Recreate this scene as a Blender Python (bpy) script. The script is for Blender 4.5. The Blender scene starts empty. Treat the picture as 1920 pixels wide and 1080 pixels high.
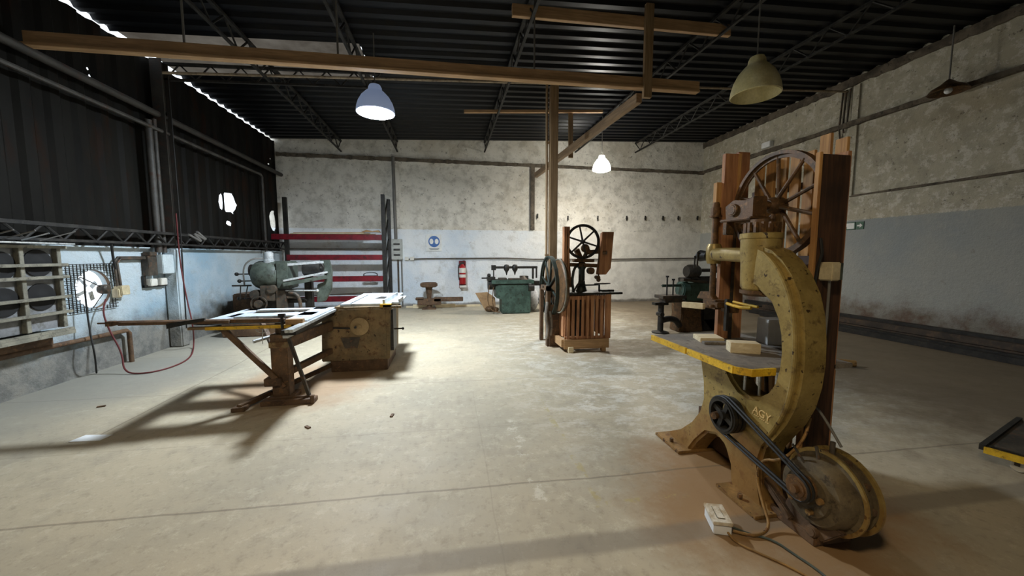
import bpy, bmesh, math, random
from mathutils import Vector as V, Matrix as M
random.seed(7)
PI = math.pi
SC = bpy.context.scene
COL = SC.collection

# ------------------------------------------------------------------ camera, world, light, exposure
FPX, YAW, PIT, EYE = 690.0, math.radians(9.9), math.radians(-5.0), 1.5
fw = V((math.sin(YAW)*math.cos(PIT), math.cos(YAW)*math.cos(PIT), math.sin(PIT)))
rt = V((math.cos(YAW), -math.sin(YAW), 0)); up = rt.cross(fw)
cd = bpy.data.cameras.new('camera'); cam = bpy.data.objects.new('camera', cd); COL.objects.link(cam)
cd.sensor_width = 36; cd.lens = FPX/1920*36; cd.clip_start = 0.05; cd.clip_end = 200
cam.matrix_world = M(((rt.x, up.x, -fw.x, 0), (rt.y, up.y, -fw.y, 0), (rt.z, up.z, -fw.z, EYE), (0, 0, 0, 1)))
SC.camera = cam
vs = SC.view_settings
vs.view_transform = 'Standard'; vs.look = 'None'; vs.gamma = 1; vs.use_curve_mapping = False
vs.exposure = 0.0
W = bpy.data.worlds.new('daylight'); SC.world = W; W.use_nodes = True
bg = W.node_tree.nodes['Background']; bg.inputs[0].default_value = (0.86, 0.93, 1.0, 1); bg.inputs[1].default_value = 2.2
LAMP_A = 620.0      # cool lamp over the panel saw
LAMP_B = 330.0       # lamp near the back wall
LAMP_C = 130.0      # unseen warm lamp added behind the viewer to light the near floor
WIN = 1.0

def A(px, py, X=None, Y=None, Z=None):
    """the point of the place seen at a spot of the photograph, on a plane of known x, y or height"""
    d = fw + rt*((px-960)/FPX) + up*((540-py)/FPX)
    t = X/d.x if X is not None else Y/d.y if Y is not None else (Z-EYE)/d.z
    return V((0, 0, EYE)) + d*t

# ------------------------------------------------------------------ mesh builder
def basis(d):
    d = d.normalized()
    a = V((0, 0, 1)) if abs(d.z) < .9 else V((1, 0, 0))
    u = a.cross(d).normalized(); v = d.cross(u).normalized()
    return u, v, d

class MB:
    def __init__(s): s.v = []; s.f = []
    def add(s, vs_, fs):
        n = len(s.v); s.v += [V(p) for p in vs_]; s.f += [tuple(i+n for i in f) for f in fs]; return s
    def box(s, a, b, rz=0):
        x0, x1 = sorted((a[0], b[0])); y0, y1 = sorted((a[1], b[1])); z0, z1 = sorted((a[2], b[2]))
        p = [V((x, y, z)) for x in (x0, x1) for y in (y0, y1) for z in (z0, z1)]
        if rz:
            c = V(((x0+x1)/2, (y0+y1)/2, 0)); R = M.Rotation(rz, 3, 'Z'); p = [R@(q-c)+c for q in p]
        return s.add(p, [(0, 1, 3, 2), (4, 6, 7, 5), (0, 4, 5, 1), (2, 3, 7, 6), (0, 2, 6, 4), (1, 5, 7, 3)])
    def beam(s, a, b, w, h, upv=(0, 0, 1)):
        a = V(a); b = V(b); d = (b-a).normalized(); upv = V(upv)
        if abs(d.dot(upv)) > .98: upv = V((0, 1, 0))
        u = d.cross(upv).normalized()*w/2; t = u.cross(d).normalized()*h/2
        p = [q+i*u+j*t for q in (a, b) for i in (-1, 1) for j in (-1, 1)]
        return s.add(p, [(0, 1, 3, 2), (4, 6, 7, 5), (0, 4, 5, 1), (2, 3, 7, 6), (0, 2, 6, 4), (1, 5, 7, 3)])
    def cyl(s, a, b, r, r1=None, n=18):
        a = V(a); b = V(b); r1 = r if r1 is None else r1
        u, v, d = basis(b-a); p = []
        for q, R in ((a, r), (b, r1)):
            for i in range(n):
                t = 2*PI*i/n; p.append(q+u*R*math.cos(t)+v*R*math.sin(t))
        f = [(i, (i+1) % n, n+(i+1) % n, n+i) for i in range(n)] + [tuple(range(n))[::-1], tuple(range(n, 2*n))]
        return s.add(p, f)
    def tube(s, pts, r, n=8, smooth=0):
        pts = [V(p) for p in pts]
        for _ in range(smooth):
            q = [pts[0]]
            for a, b in zip(pts, pts[1:]): q += [a*.75+b*.25, a*.25+b*.75]
            pts = q+[pts[-1]]
        u, v, d = basis(pts[1]-pts[0]); P = []
        for k, p in enumerate(pts):
            t = (pts[min(k+1, len(pts)-1)]-pts[max(k-1, 0)]).normalized()
            u = (u-t*u.dot(t)).normalized(); v = t.cross(u)
            for i in range(n):
                w = 2*PI*i/n; P.append(p+u*r*math.cos(w)+v*r*math.sin(w))
        f = []
        for k in range(len(pts)-1):
            for i in range(n):
                j = (i+1) % n; f.append((k*n+i, k*n+j, (k+1)*n+j, (k+1)*n+i))
        m = (len(pts)-1)*n
        f += [tuple(range(n))[::-1], tuple(range(m, m+n))]
        return s.add(P, f)
    def lathe(s, prof, o, ax=(0, 0, 1), n=28, closed=False):
        """prof: (radius, height along ax); closed joins last to first (a ring)"""
        o = V(o); u, v, d = basis(V(ax)); P = []; m = len(prof)
        for r, h in prof:
            for i in range(n):
                t = 2*PI*i/n; P.append(o+d*h+u*r*math.cos(t)+v*r*math.sin(t))
        f = []
        for k in range(m if closed else m-1):
            for i in range(n):
                j = (i+1) % n; k2 = (k+1) % m; f.append((k*n+i, k*n+j, k2*n+j, k2*n+i))
        if not closed:
            if prof[0][0] > 1e-4: f.append(tuple(range(n))[::-1])
            if prof[-1][0] > 1e-4: f.append(tuple(range((m-1)*n, m*n)))
        return s.add(P, f)
    def ring(s, o, ax, R, w, t, n=40):
        return s.lathe([(R, -w/2), (R, w/2), (R-t, w/2), (R-t, -w/2)], o, ax, n, True)
    def prism(s, poly, o, u, v, w):
        """closed outline in the u, v plane at o, given thickness along w"""
        o = V(o); u = V(u); v = V(v); w = V(w); n = len(poly)
        p = [o+u*a+v*b for a, b in poly]; p += [q+w for q in p]
        f = [(i, (i+1) % n, n+(i+1) % n, n+i) for i in range(n)] + [tuple(range(n))[::-1], tuple(range(n, 2*n))]
        return s.add(p, f)
    def sph(s, c, r, n=14, sc=(1, 1, 1)):
        c = V(c); P = []; m = n//2
        for k in range(1, m):
            a = PI*k/m
            for i in range(n):
                t = 2*PI*i/n; P.append(c+V((r*math.sin(a)*math.cos(t)*sc[0], r*math.sin(a)*math.sin(t)*sc[1], r*math.cos(a)*sc[2])))
        f = [(k*n+i, (k+1)*n+i, (k+1)*n+(i+1) % n, k*n+(i+1) % n) for k in range(m-2) for i in range(n)]
        b = len(P); P += [c+V((0, 0, r*sc[2])), c-V((0, 0, r*sc[2]))]
        f += [(b, i, (i+1) % n) for i in range(n)] + [(b+1, (m-2)*n+(i+1) % n, (m-2)*n+i) for i in range(n)]
        return s.add(P, f)

WM = {}
def build(name, mb, mat, parent=None, bev=0, smooth=True, label=None, origin=None):
    if parent is not None: o0 = WM[parent.name]
    else:
        if origin is None:
            xs = [p.x for p in mb.v]; ys = [p.y for p in mb.v]; zs = [p.z for p in mb.v]
            origin = ((min(xs)+max(xs))/2, (min(ys)+max(ys))/2, min(zs))
        o0 = V(origin)
    me = bpy.data.meshes.new(name)
    me.from_pydata([p-o0 for p in mb.v], [], mb.f); me.update()
    bm = bmesh.new(); bm.from_mesh(me); bmesh.ops.recalc_face_normals(bm, faces=bm.faces)
    if bev:
        es = [e for e in bm.edges if len(e.link_faces) == 2 and e.calc_face_angle(0) > .6]
        try: bmesh.ops.bevel(bm, geom=es, offset=bev, segments=2, affect='EDGES', clamp_overlap=True)
        except Exception: pass
    if smooth:
        for f in bm.faces: f.smooth = True
        for e in bm.edges:
            if len(e.link_faces) == 2 and e.calc_face_angle(0) > .7: e.smooth = False
    bm.to_mesh(me); bm.free()
    me.materials.append(mat)
    o = bpy.data.objects.new(name, me); COL.objects.link(o)
    if parent is not None: o.parent = parent
    else: o.location = o0
    WM[o.name] = o0
    if label: o['label'] = label
    return o
def tag(o, label, cat, group=None):
    o['label'] = label; o['category'] = cat
    if group: o['group'] = group
    return o
def thing(name, label, cat, loc, group=None):
    o = bpy.data.objects.new(name, None); COL.objects.link(o); o.location = loc; o.empty_display_size = .1
    WM[o.name] = V(loc); return tag(o, label, cat, group)
def struct(name, mb, mat, **k):
    o = build(name, mb, mat, None, **k); o['kind'] = 'structure'; return o
def dup(root, loc, label=None):
    r = root.copy(); COL.objects.link(r); r.location = loc
    if label: r['label'] = label
    for ch in list(root.children):
        c = ch.copy(); COL.objects.link(c); c.parent = r
        for g in list(ch.children):
            d = g.copy(); COL.objects.link(d); d.parent = c
    return r
def cut(o, mb):
    """take the solid mb out of o for good"""
    me = bpy.data.meshes.new('cutter'); me.from_pydata(mb.v, [], mb.f)
    bm = bmesh.new(); bm.from_mesh(me); bmesh.ops.recalc_face_normals(bm, faces=bm.faces); bm.to_mesh(me); bm.free()
    c = bpy.data.objects.new('cutter', me); COL.objects.link(c)
    md = o.modifiers.new('cut', 'BOOLEAN'); md.operation = 'DIFFERENCE'; md.object = c; md.solver = 'EXACT'
    bpy.context.view_layer.update()
    dg = bpy.context.evaluated_depsgraph_get()
    nm = bpy.data.meshes.new_from_object(o.evaluated_get(dg))
    o.modifiers.clear(); o.data = nm
    bpy.data.objects.remove(c)

# ------------------------------------------------------------------ materials
def lin(h):
    h = h.lstrip('#'); c = [int(h[i:i+2], 16)/255 for i in (0, 2, 4)]
    return tuple(x/12.92 if x <= .04045 else ((x+.055)/1.055)**2.4 for x in c)+(1,)
class NT:
    def __init__(s, name):
        s.m = bpy.data.materials.new(name); s.m.use_nodes = True; s.t = s.m.node_tree; s.n = s.t.nodes
        s.b = s.n['Principled BSDF']; s.co = s.n.new('ShaderNodeTexCoord').outputs['Object']
    def new(s, t, **k):
        x = s.n.new(t)
        for a, b in k.items(): setattr(x, a, b)
        return x
    def set(s, sock, v):
        if isinstance(v, bpy.types.NodeSocket): s.t.links.new(v, sock)
        else: sock.default_value = v
    def mapped(s, sc=(1, 1, 1), loc=(0, 0, 0), rot=(0, 0, 0)):
        x = s.new('ShaderNodeMapping'); s.t.links.new(s.co, x.inputs[0]); x.inputs['Scale'].default_value = sc
        x.inputs['Location'].default_value = loc; x.inputs['Rotation'].default_value = rot; return x.outputs[0]
    def noise(s, scale, detail=4, rough=.6, vec=None, dist=0):
        x = s.new('ShaderNodeTexNoise'); s.t.links.new(vec or s.co, x.inputs['Vector'])
        x.inputs['Scale'].default_value = scale; x.inputs['Detail'].default_value = detail
        x.inputs['Roughness'].default_value = rough; x.inputs['Distortion'].default_value = dist; return x.outputs['Fac']
    def ramp(s, fac, stops):
        x = s.new('ShaderNodeValToRGB'); s.t.links.new(fac, x.inputs[0]); e = x.color_ramp.elements
        e[0].position, e[0].color = stops[0]; e[1].position, e[1].color = stops[-1]
        for p, c in stops[1:-1]:
            q = e.new(p); q.color = c
        return x.outputs[0]
    def mask(s, fac, lo, hi):
        x = s.new('ShaderNodeMapRange', interpolation_type='SMOOTHSTEP'); s.set(x.inputs[0], fac)
        x.inputs[1].default_value = lo; x.inputs[2].default_value = hi; return x.outputs[0]
    def mix(s, f, a, b, mode='MIX'):
        x = s.new('ShaderNodeMix', data_type='RGBA', blend_type=mode)
        s.set(x.inputs[0], f); s.set(x.inputs[6], a); s.set(x.inputs[7], b); return x.outputs[2]
    def math(s, op, a, b=0., c=0.):
        x = s.new('ShaderNodeMath', operation=op); s.set(x.inputs[0], a); s.set(x.inputs[1], b)
        if op in ('MULTIPLY_ADD', 'SMOOTH_MIN'): s.set(x.inputs[2], c)
        return x.outputs[0]
    def xyz(s):
        x = s.new('ShaderNodeSeparateXYZ'); s.t.links.new(s.co, x.inputs[0]); return x.outputs
    def bump(s, h, strength=.3, dist=.02):
        x = s.new('ShaderNodeBump'); s.t.links.new(h, x.inputs['Height']); x.inputs['Strength'].default_value = strength
        x.inputs['Distance'].default_value = dist; s.t.links.new(x.outputs[0], s.b.inputs['Normal'])
    def out(s, col, rough=.6, metal=0., spec=None):
        s.set(s.b.inputs['Base Color'], col); s.set(s.b.inputs['Roughness'], rough); s.set(s.b.inputs['Metallic'], metal)
        if spec is not None: s.b.inputs['Specular IOR Level'].default_value = spec
        return s.m
def dirty(name, c1, c2, c3=None, scale=3., rough=.6, metal=0., bump=.15, spots=None, stretch=(1, 1, 1), lo=.38, hi=.62, spec=None):
    t = NT(name); v = t.mapped(stretch)
    n = t.noise(scale, 6, .65, v)
    c = t.mix(t.mask(n, lo, hi), lin(c1), lin(c2))
    if c3:
        m = t.noise(scale*3.1, 5, .7, t.mapped(stretch, (3, 7, 1))); c = t.mix(t.mask(m, .52, .68), c, lin(c3))
    f = t.noise(scale*14, 3, .6, v); c = t.mix(.25, c, t.ramp(f, [(.3, (.55, .55, .55, 1)), (.7, (1.3, 1.3, 1.3, 1))]), 'MULTIPLY')
    if spots:
        k = t.noise(scale*6, 2, .5, t.mapped(stretch, (9, 2, 5))); c = t.mix(t.mask(k, .66, .7), c, lin(spots))
    if bump: t.bump(f, bump, .01)
    return t.out(c, rough, metal, spec)
def wood(name, c1, c2, axis='Z', scale=1., rough=.7, c3=None):
    t = NT(name); st = {'X': (.06, 1, 1), 'Y': (1, .06, 1), 'Z': (1, 1, .06)}[axis]
    v = t.mapped(st); n = t.noise(38*scale, 5, .6, v, .6); g = t.noise(3, 3, .5)
    c = t.mix(t.mask(n, .3, .7), lin(c1), lin(c2)); c = t.mix(t.math('MULTIPLY', t.mask(g, .45, .7), .6), c, lin(c3 or c1))
    t.bump(n, .2, .005); return t.out(c, rough)
def plain(name, c, rough=.5, metal=0.):
    t = NT(name); n = t.noise(9, 4); return t.out(t.mix(.3, lin(c), t.ramp(n, [(.3, (.5, .5, .5, 1)), (.7, (1.2, 1.2, 1.2, 1))]), 'MULTIPLY'), rough, metal)
def glow(name, c, s):
    t = NT(name); t.b.inputs['Base Color'].default_value = (.8, .8, .8, 1)
    t.b.inputs['Emission Color'].default_value = c+(1,) if len(c) == 3 else c; t.b.inputs['Emission Strength'].default_value = s; return t.m

# the walls, floor: object origins sit at the world origin, so object coordinates are metres of the room
XL, XR, YB, YF = -4.52, 8.38, 11.2, -5.0
def roofz(x): return 4.62+(x-XL)*.0434

def m_plaster(name, paint_z, base_dirt, painted='#c9d3da', upper='#b5afa2', blue='#8fb2d0', x_from=None, rough_amt=1., east=False, soil='#544c40'):
    t = NT(name); x, y, z = t.xyz()
    big = t.noise(.6, 5, .6); mid = t.noise(3.2, 7, .68); fine = t.noise(22, 5, .7)
    up_ = t.mix(t.math('MULTIPLY', t.mask(mid, .42, .66), .55), lin(upper), lin('#8f8a7c'))
    up_ = t.mix(t.math('MULTIPLY', t.mask(big, .45, .7), .5), up_, lin('#b0a58e'))
    up_ = t.mix(t.math('MULTIPLY', t.mask(t.noise(5.5, 8, .8), .5, .6), .55), up_, lin('#dcd9cf'))
    sp = t.mask(t.noise(9, 9, .85), .57, .63); up_ = t.mix(t.math('MULTIPLY', sp, .8*rough_amt), up_, lin('#433c32'))
    low = t.mix(t.mask(big, .42, .68), lin(painted), lin(blue)); low = t.mix(t.math('MULTIPLY', t.mask(mid, .5, .72), .5), low, lin('#a9a79f'))
    low = t.mix(t.math('MULTIPLY', t.mask(t.noise(6, 9, .85), .58, .66), .5*rough_amt), low, lin('#75705f'))
    if east: low = t.mix(t.math('MULTIPLY', t.mask(x, 1.0, 5.0), .8), low, t.mix(t.mask(mid, .4, .6), lin('#dfd9cb'), lin('#ccc6b8')))
    zz = t.math('ADD', z, t.math('MULTIPLY', t.math('SUBTRACT', fine, .5), .05))
    m = t.mask(zz, paint_z+.012, paint_z-.012)
    if x_from is not None: m = t.math('MULTIPLY', m, t.mask(x, x_from-.02, x_from+.02))
    c = t.mix(m, up_, low)
    # grime where the wall meets the floor, with its own ragged outline
    zb = t.math('ADD', z, t.math('MULTIPLY', t.math('SUBTRACT', t.noise(1.7, 6, .7), .5), -1.5*base_dirt))
    g = t.mask(zb, base_dirt, base_dirt*.35)
    c = t.mix(t.math('MULTIPLY', g, .85), c, t.mix(t.mask(mid, .4, .6), lin(soil), lin('#7b7569')))
    t.bump(t.math('ADD', mid, t.math('MULTIPLY', fine, .6)), .55*rough_amt, .05)
    return t.out(c, .85, 0, .2)

def m_floor():
    t = NT('worn_concrete'); x, y, z = t.xyz()
    big = t.noise(.45, 5, .6); mid = t.noise(2.1, 7, .7); fine = t.noise(17, 6, .75); scr = t.noise(4.2, 8, .82, t.mapped((.8, 1.25, 1), rot=(0, 0, .5)))
    c = t.mix(t.mask(big, .38, .62), lin('#b3a78f'), lin('#a39a86'))
    c = t.mix(t.math('MULTIPLY', t.mask(mid, .5, .7), .45), c, lin('#8a8274'))
    c = t.mix(t.math('MULTIPLY', t.mask(fine, .5, .68), .3), c, lin('#6f6656'))
    c = t.mix(t.math('MULTIPLY', t.mask(t.noise(7, 8, .82), .52, .62), .28), c, lin('#cfc7b2'))
    # white scuffs, mostly in the middle of the hall
    px = t.math('MULTIPLY', t.mask(x, .2, 1.6), t.mask(x, 6.5, 3.5))
    py = t.math('MULTIPLY', t.mask(y, 1.6, 3.4), t.mask(y, 10.5, 7))
    sc = t.math('MULTIPLY', t.math('MULTIPLY', px, py), t.mask(scr, .47, .6))
    c = t.mix(t.math('MULTIPLY', sc, .6), c, lin('#d6d2c6'))
    pd = t.math('MULTIPLY', t.math('MULTIPLY', px, py), t.mask(t.noise(3.4, 6, .8), .55, .68))
    c = t.mix(t.math('MULTIPLY', pd, .35), c, lin('#77705f'))
    def dust(cx, cy, r, col, amt, c):
        dx = t.math('SUBTRACT', x, cx); dy = t.math('SUBTRACT', y, cy)
        d = t.math('SQRT', t.math('ADD', t.math('MULTIPLY', dx, dx), t.math('MULTIPLY', dy, dy)))
        d = t.math('ADD', d, t.math('MULTIPLY', t.math('SUBTRACT', mid, .5), r*.9))
        return t.mix(t.math('MULTIPLY', t.mask(d, r, r*.45), amt), c, lin(col))
    c = dust(1.9, 1.9, 1.0, '#8a6a45', .9, c); c = dust(-1.7, 4.6, 1.1, '#94704e', .6, c); c = dust(2.1, 5.5, .8, '#a08868', .45, c)
    c = dust(-3.9, 5.2, 1.3, '#77756e', .6, c)
    c = t.mix(t.math('MULTIPLY', t.mask(t.math('ADD', x, t.math('MULTIPLY', t.math('SUBTRACT', mid, .5), 2.5)), 3.0, 5.2), .8), c, lin('#5d4e3a'))  # brown dirt, deepened to stand in for the dimmer light on this side
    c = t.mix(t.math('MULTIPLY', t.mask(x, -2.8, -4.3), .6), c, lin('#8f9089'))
    wob = t.math('MULTIPLY', t.math('SUBTRACT', t.noise(1.4, 3), .5), .05)
    def line(coord, v, w, col, amt, c, lim=None, sl=None):
        q = coord
        if sl is not None: q = t.math('ADD', q, t.math('MULTIPLY', sl[0], sl[1]))
        d = t.math('ABSOLUTE', t.math('SUBTRACT', t.math('ADD', q, wob), v))
        m = t.mask(d, w, w*.5)
        if lim:
            m = t.math('MULTIPLY', m, t.math('MULTIPLY', t.mask(lim[0], lim[1], lim[1]+.1), t.mask(lim[0], lim[2], lim[2]-.1)))
        return t.mix(t.math('MULTIPLY', m, amt), c, lin(col))
    # saw-cut joints across the hall
    for yy, w, am in ((2.28, .011, .42), (3.12, .008, .15), (4.35, .01, .25), (6.0, .012, .2), (8.2, .015, .2)):
        c = line(y, yy, w, '#4d4438', am, c, sl=(x, .03))
    c = line(x, -2.9, .012, '#4d4438', .4, c, (y, 3.4, 9)); c = line(x, .25, .006, '#4d4438', .12, c, (y, 1, 4))
    # darker band across the near floor, worn yellow and white marking
    c = line(y, 1.72, .085, '#6d655a', .55, c, (x, -3, 4), sl=(x, .02))
    pat = t.mask(t.noise(6, 6, .8), .5, .58)
    def stripe(v, w, col, amt, c, lim, coord, sl=None):
        m2 = line(coord, v, w, '#ffffff', 1, (0, 0, 0, 1), lim, sl)
        return t.mix(t.math('MULTIPLY', t.math('MULTIPLY', m2, pat), amt), c, lin(col))
    c = stripe(.86, .035, '#a8985c', .5, c, (y, 1.95, 3.7), x, (y, -.02))
    c = stripe(1.98, .03, '#a8985c', .5, c, (x, .8, 1.5), y)
    c = stripe(.72, .05, '#dcd8c8', .45, c, (y, 1.9, 3.3), x, (scr, .35))
    c = stripe(-.22, .035, '#cfcab6', .18, c, (y, 3.1, 5.0), x)
    t.bump(t.math('ADD', t.math('MULTIPLY', mid, .7), fine), .18, .012)
    return t.out(c, t.math('MULTIPLY_ADD', mid, .4, .4), 0, .3)

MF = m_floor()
MWB = m_plaster('painted_back_plaster', 2.27, .12, east=True, x_from=None, painted='#e6e9ea', blue='#cfdae4', upper='#dedacf')
MWR = m_plaster('painted_side_plaster', 2.24, .8, soil='#5a3f29', painted='#a0a19b', blue='#949999', upper='#b4ae9b')
MWL = m_plaster('blue_white_plaster', 9, .85, painted='#b9c6cc', blue='#93aebf')
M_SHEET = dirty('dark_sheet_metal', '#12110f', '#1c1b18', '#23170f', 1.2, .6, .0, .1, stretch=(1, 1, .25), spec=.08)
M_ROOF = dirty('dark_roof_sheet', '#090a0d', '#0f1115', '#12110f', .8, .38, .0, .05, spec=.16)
M_LEDGE = dirty('sooty_ledge', '#4a4238', '#6a6052', '#332d26', 4, .9)
M_STEEL = dirty('dusty_dark_steel', '#3a3630', '#544c41', '#6a4c36', 6, .6, .3)
M_JOIST = dirty('dusty_joist_steel', '#171614', '#2c2a26', '#3a3732', 6, .7, .2)
M_BLACK = dirty('black_iron', '#1a1917', '#2c2a26', '#3d352c', 8, .5, .3)
M_GUN = dirty('brown_cast_iron', '#46341f', '#66492c', '#83603a', 9, .55, .25)
def brass():
    m = dirty('dusty_bronze_paint', '#8f7a45', '#a79157', '#6c5834', 4, .4, .35, .12, spots='#3c2c1a'); t = NT.__new__(NT); t.m = m; t.t = m.node_tree; t.n = t.t.nodes; t.b = t.n['Principled BSDF']
    t.co = [q for q in t.n if q.type == 'TEX_COORD'][0].outputs['Object']; x, y, z = t.xyz()
    src = t.b.inputs['Base Color'].links[0].from_socket
    zz = t.math('ADD', z, t.math('MULTIPLY', t.math('SUBTRACT', t.noise(4, 6, .7), .5), 1.1))
    t.set(t.b.inputs['Base Color'], t.mix(t.math('MULTIPLY', t.mask(zz, .55, .15), .65), src, t.mix(t.noise(12, 5), lin('#7d5530'), lin('#a87c48'))))
    return m
M_BRASS0 = dirty('bronze_painted_iron', '#8f7a45', '#a79157', '#6c5834', 4, .4, .35, .12, spots='#3c2c1a')
M_BRASS = brass()
M_RUSTB = dirty('rusty_bronze_paint', '#7c5f36', '#9c7845', '#6b4526', 5, .6, .2, .15, spots='#3a2414')
M_RUST = dirty('brown_rusty_steel', '#4c3929', '#67503a', '#7a5a3c', 6, .75, .1)
M_SAW = dirty('dusty_saw_cabinet', '#6b5d44', '#86704f', '#5c4228', 3.5, .75, .1, .1, spots='#3a2a1a')
M_BEAM = wood('raw_timber_x', '#9a7a56', '#be9a70', 'X')
M_BEAMY = wood('raw_timber_y', '#7b644b', '#9b8061', 'Y')
M_BEAMZ = wood('raw_timber_z', '#7c6446', '#9d8260', 'Z')
M_SLAT = wood('orange_slat_wood', '#9c7040', '#c79a5e', 'Z', c3='#7a5230')
M_BOARD = wood('oiled_dark_board', '#2c1c12', '#523521', 'Z', c3='#1b120c')
M_CRATE = wood('red_brown_slat', '#8f6141', '#bb885e', 'Z', c3='#6b4630')
M_PALE = wood('pale_pine', '#cdbb96', '#e6d9b8', 'X', c3='#b9a684')
M_PLY = dirty('worn_grey_plywood', '#6d6760', '#857d72', '#594f45', 5, .8)
M_YEL = dirty('worn_yellow_paint', '#c49a1c', '#dcb32a', '#6b5220', 7, .55)
M_ALU = dirty('bright_aluminium', '#bfc4c6', '#dadddd', '#8f9292', 8, .35, .5)
M_LAM = dirty('pale_table_top', '#b3c0cc', '#cfd8df', '#8d949a', 3, .4)
M_TIE = dirty('tan_dusty_rod', '#8a7b66', '#a3937b', '#6a5a48', 6, .7)
M_PIPE = dirty('dusty_dark_pipe', '#33312d', '#46443f', '#3d2b20', 4, .6)
M_GREEN2 = dirty('dark_green_iron', '#1f2823', '#333c35', '#2b241b', 6, .5, .2)
M_GREEN = dirty('dark_green_enamel', '#33483f', '#486055', '#2a3029', 5, .5, .1)
M_GREY = dirty('grey_green_enamel', '#3c443d', '#535b52', '#302e27', 5, .5, .1)
M_RED = dirty('red_painted_steel', '#661320', '#821b28', '#3f211e', 4, .4, .1)
M_REDX = plain('extinguisher_red', '#a01a1e', .3)
M_WHITE = plain('off_white_plastic', '#d8d6cc', .5)
M_DKW = dirty('dirty_cream_frame', '#716f63', '#8a8778', '#57534a', 5, .7)
M_VOID = plain('fan_black', '#0b0b0c', .8)
M_CREAM = dirty('cream_plastic', '#c9bd9b', '#b3a688', None, 5, .5)
M_RUB = plain('black_rubber', '#161513', .6)
M_REDC = plain('dark_red_cable', '#5a1a1a', .6)
M_GCAB = plain('grey_cable', '#6b6964', .6)
M_BLU = plain('sign_blue', '#1f5aa0', .4)
M_PAPER = plain('sign_white', '#dfe0dc', .5)
M_SGREEN = plain('sign_green', '#2f5a44', .5)
M_CARD = dirty('brown_cardboard', '#9a7a56', '#b08e66', '#86684a', 4, .85)
M_SACK = dirty('white_woven_sack', '#c9cace', '#e1e1e2', '#6f7480', 5, .7)
M_FOAM = plain('white_foam', '#e4e6e6', .7)
M_GOLD = plain('pale_gold_letter', '#e0c184', .5)
M_ACR = dirty('yellowed_acrylic', '#c9bb86', '#ddd2a4', None, 3, .3)

# ------------------------------------------------------------------ the hall
def corr(mb, u0, u1, pitch, depth, f, e0, e1):
    """trapezoid corrugation: f(u, depth, e) gives the point"""
    n = int(round((u1-u0)/pitch)); pitch = (u1-u0)/n; P = []
    for i in range(n):
        b = u0+i*pitch
        for a, d in ((0, 0), (.35, 0), (.5, 1), (.85, 1)): P.append((b+a*pitch, d*depth))
    P.append((u0+n*pitch, 0)); k = len(P); t = .006
    vs_ = [f(u, d+s, e) for s in (0, t) for e in (e0, e1) for u, d in P]
    fs = []
    for i in range(k-1):
        fs += [(i, i+1, k+i+1, k+i), (2*k+i, 3*k+i, 3*k+i+1, 2*k+i+1), (i, 2*k+i, 2*k+i+1, i+1), (k+i, k+i+1, 3*k+i+1, 3*k+i)]
    fs += [(0, k, 3*k, 2*k), (k-1, 3*k-1, 4*k-1, 2*k-1)]
    mb.add(vs_, fs)

O = (0, 0, 0)
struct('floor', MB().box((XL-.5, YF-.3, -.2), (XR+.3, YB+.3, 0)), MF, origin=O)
struct('wall_back', MB().box((XL-.3, YB, 0), (XR+.3, YB+.25, 5.35)), MWB, origin=O)
struct('wall_right', MB().box((XR, YF, 0), (XR+.25, YB, 5.35)), MWR, origin=O)
wl = struct('wall_left', MB().box((XL-.1, YF, 0), (XL, YB, 1.63)), MWL, origin=O)
fc = V((XL, 5.61, 1.07)); cut(wl, MB().cyl(fc+V((-.4, 0, 0)), fc+V((.3, 0, 0)), .25, n=36))
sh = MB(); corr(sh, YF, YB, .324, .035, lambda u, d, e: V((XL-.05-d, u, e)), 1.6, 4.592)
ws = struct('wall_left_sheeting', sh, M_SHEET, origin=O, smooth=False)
def blob(c, ry, rz, n, jag, seed):
    r = random.Random(seed); out = []
    for i in range(n):
        a = 2*PI*i/n; k = 1-jag*r.random(); out.append((ry*k*math.cos(a), rz*k*math.sin(a)))
    return MB().prism(out, V((XL-.3, c[0], c[1])), (0, 1, 0), (0, 0, 1), (.5, 0, 0))
cut(ws, blob((8.98, 2.62), .27, .27, 14, .3, 3)); cut(ws, blob((8.62, 2.60), .05, .2, 8, .2, 4))
cut(ws, blob((8.86, 2.2), .1, .08, 7, .5, 5)); cut(ws, blob((10.95, 2.42), .2, .34, 9, .3, 6)); cut(ws, blob((4.4, 1.84), .26, .075, 9, .4, 8))
for a, b in ((5.93, 3.94), (5.95, 3.86), (10.9, 1.78), (10.85, 3.9), (10.92, 4.05)): cut(ws, blob((a, b), .02, .02, 6, .1, 2))
rf = MB()
SX0, SX1, SY0, SY1 = -4.45, -1.3, 6.3, 7.5
for (x0, x1, y0, y1) in ((XL-.07, XR+.3, YF-.3, SY0), (XL-.07, XR+.3, SY1, YB+.3), (SX1, XR+.3, SY0, SY1)):
    corr(rf, y0, y1, .25 if y1-y0 > 2 else .24, .045, lambda u, d, e: V((e, u, roofz(e)+d)), x0, x1)
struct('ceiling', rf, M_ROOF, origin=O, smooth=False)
t = NT('milky_roof_sheet'); n_ = t.noise(2, 5); tr = t.new('ShaderNodeBsdfTranslucent'); t.t.links.new(t.ramp(n_, [(.3, (.03, .024, .018, 1)), (.7, (.07, .06, .048, 1))]), tr.inputs[0])
t.t.links.new(tr.outputs[0], t.n['Material Output'].inputs[0]); M_MILK = t.m
sk = MB(); sk.add([V((x, y, roofz(x)+.02)) for x in (XL, SX1) for y in (SY0, SY1)], [(0, 1, 3, 2)])
struct('window_1', sk, M_MILK, origin=O)
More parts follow.
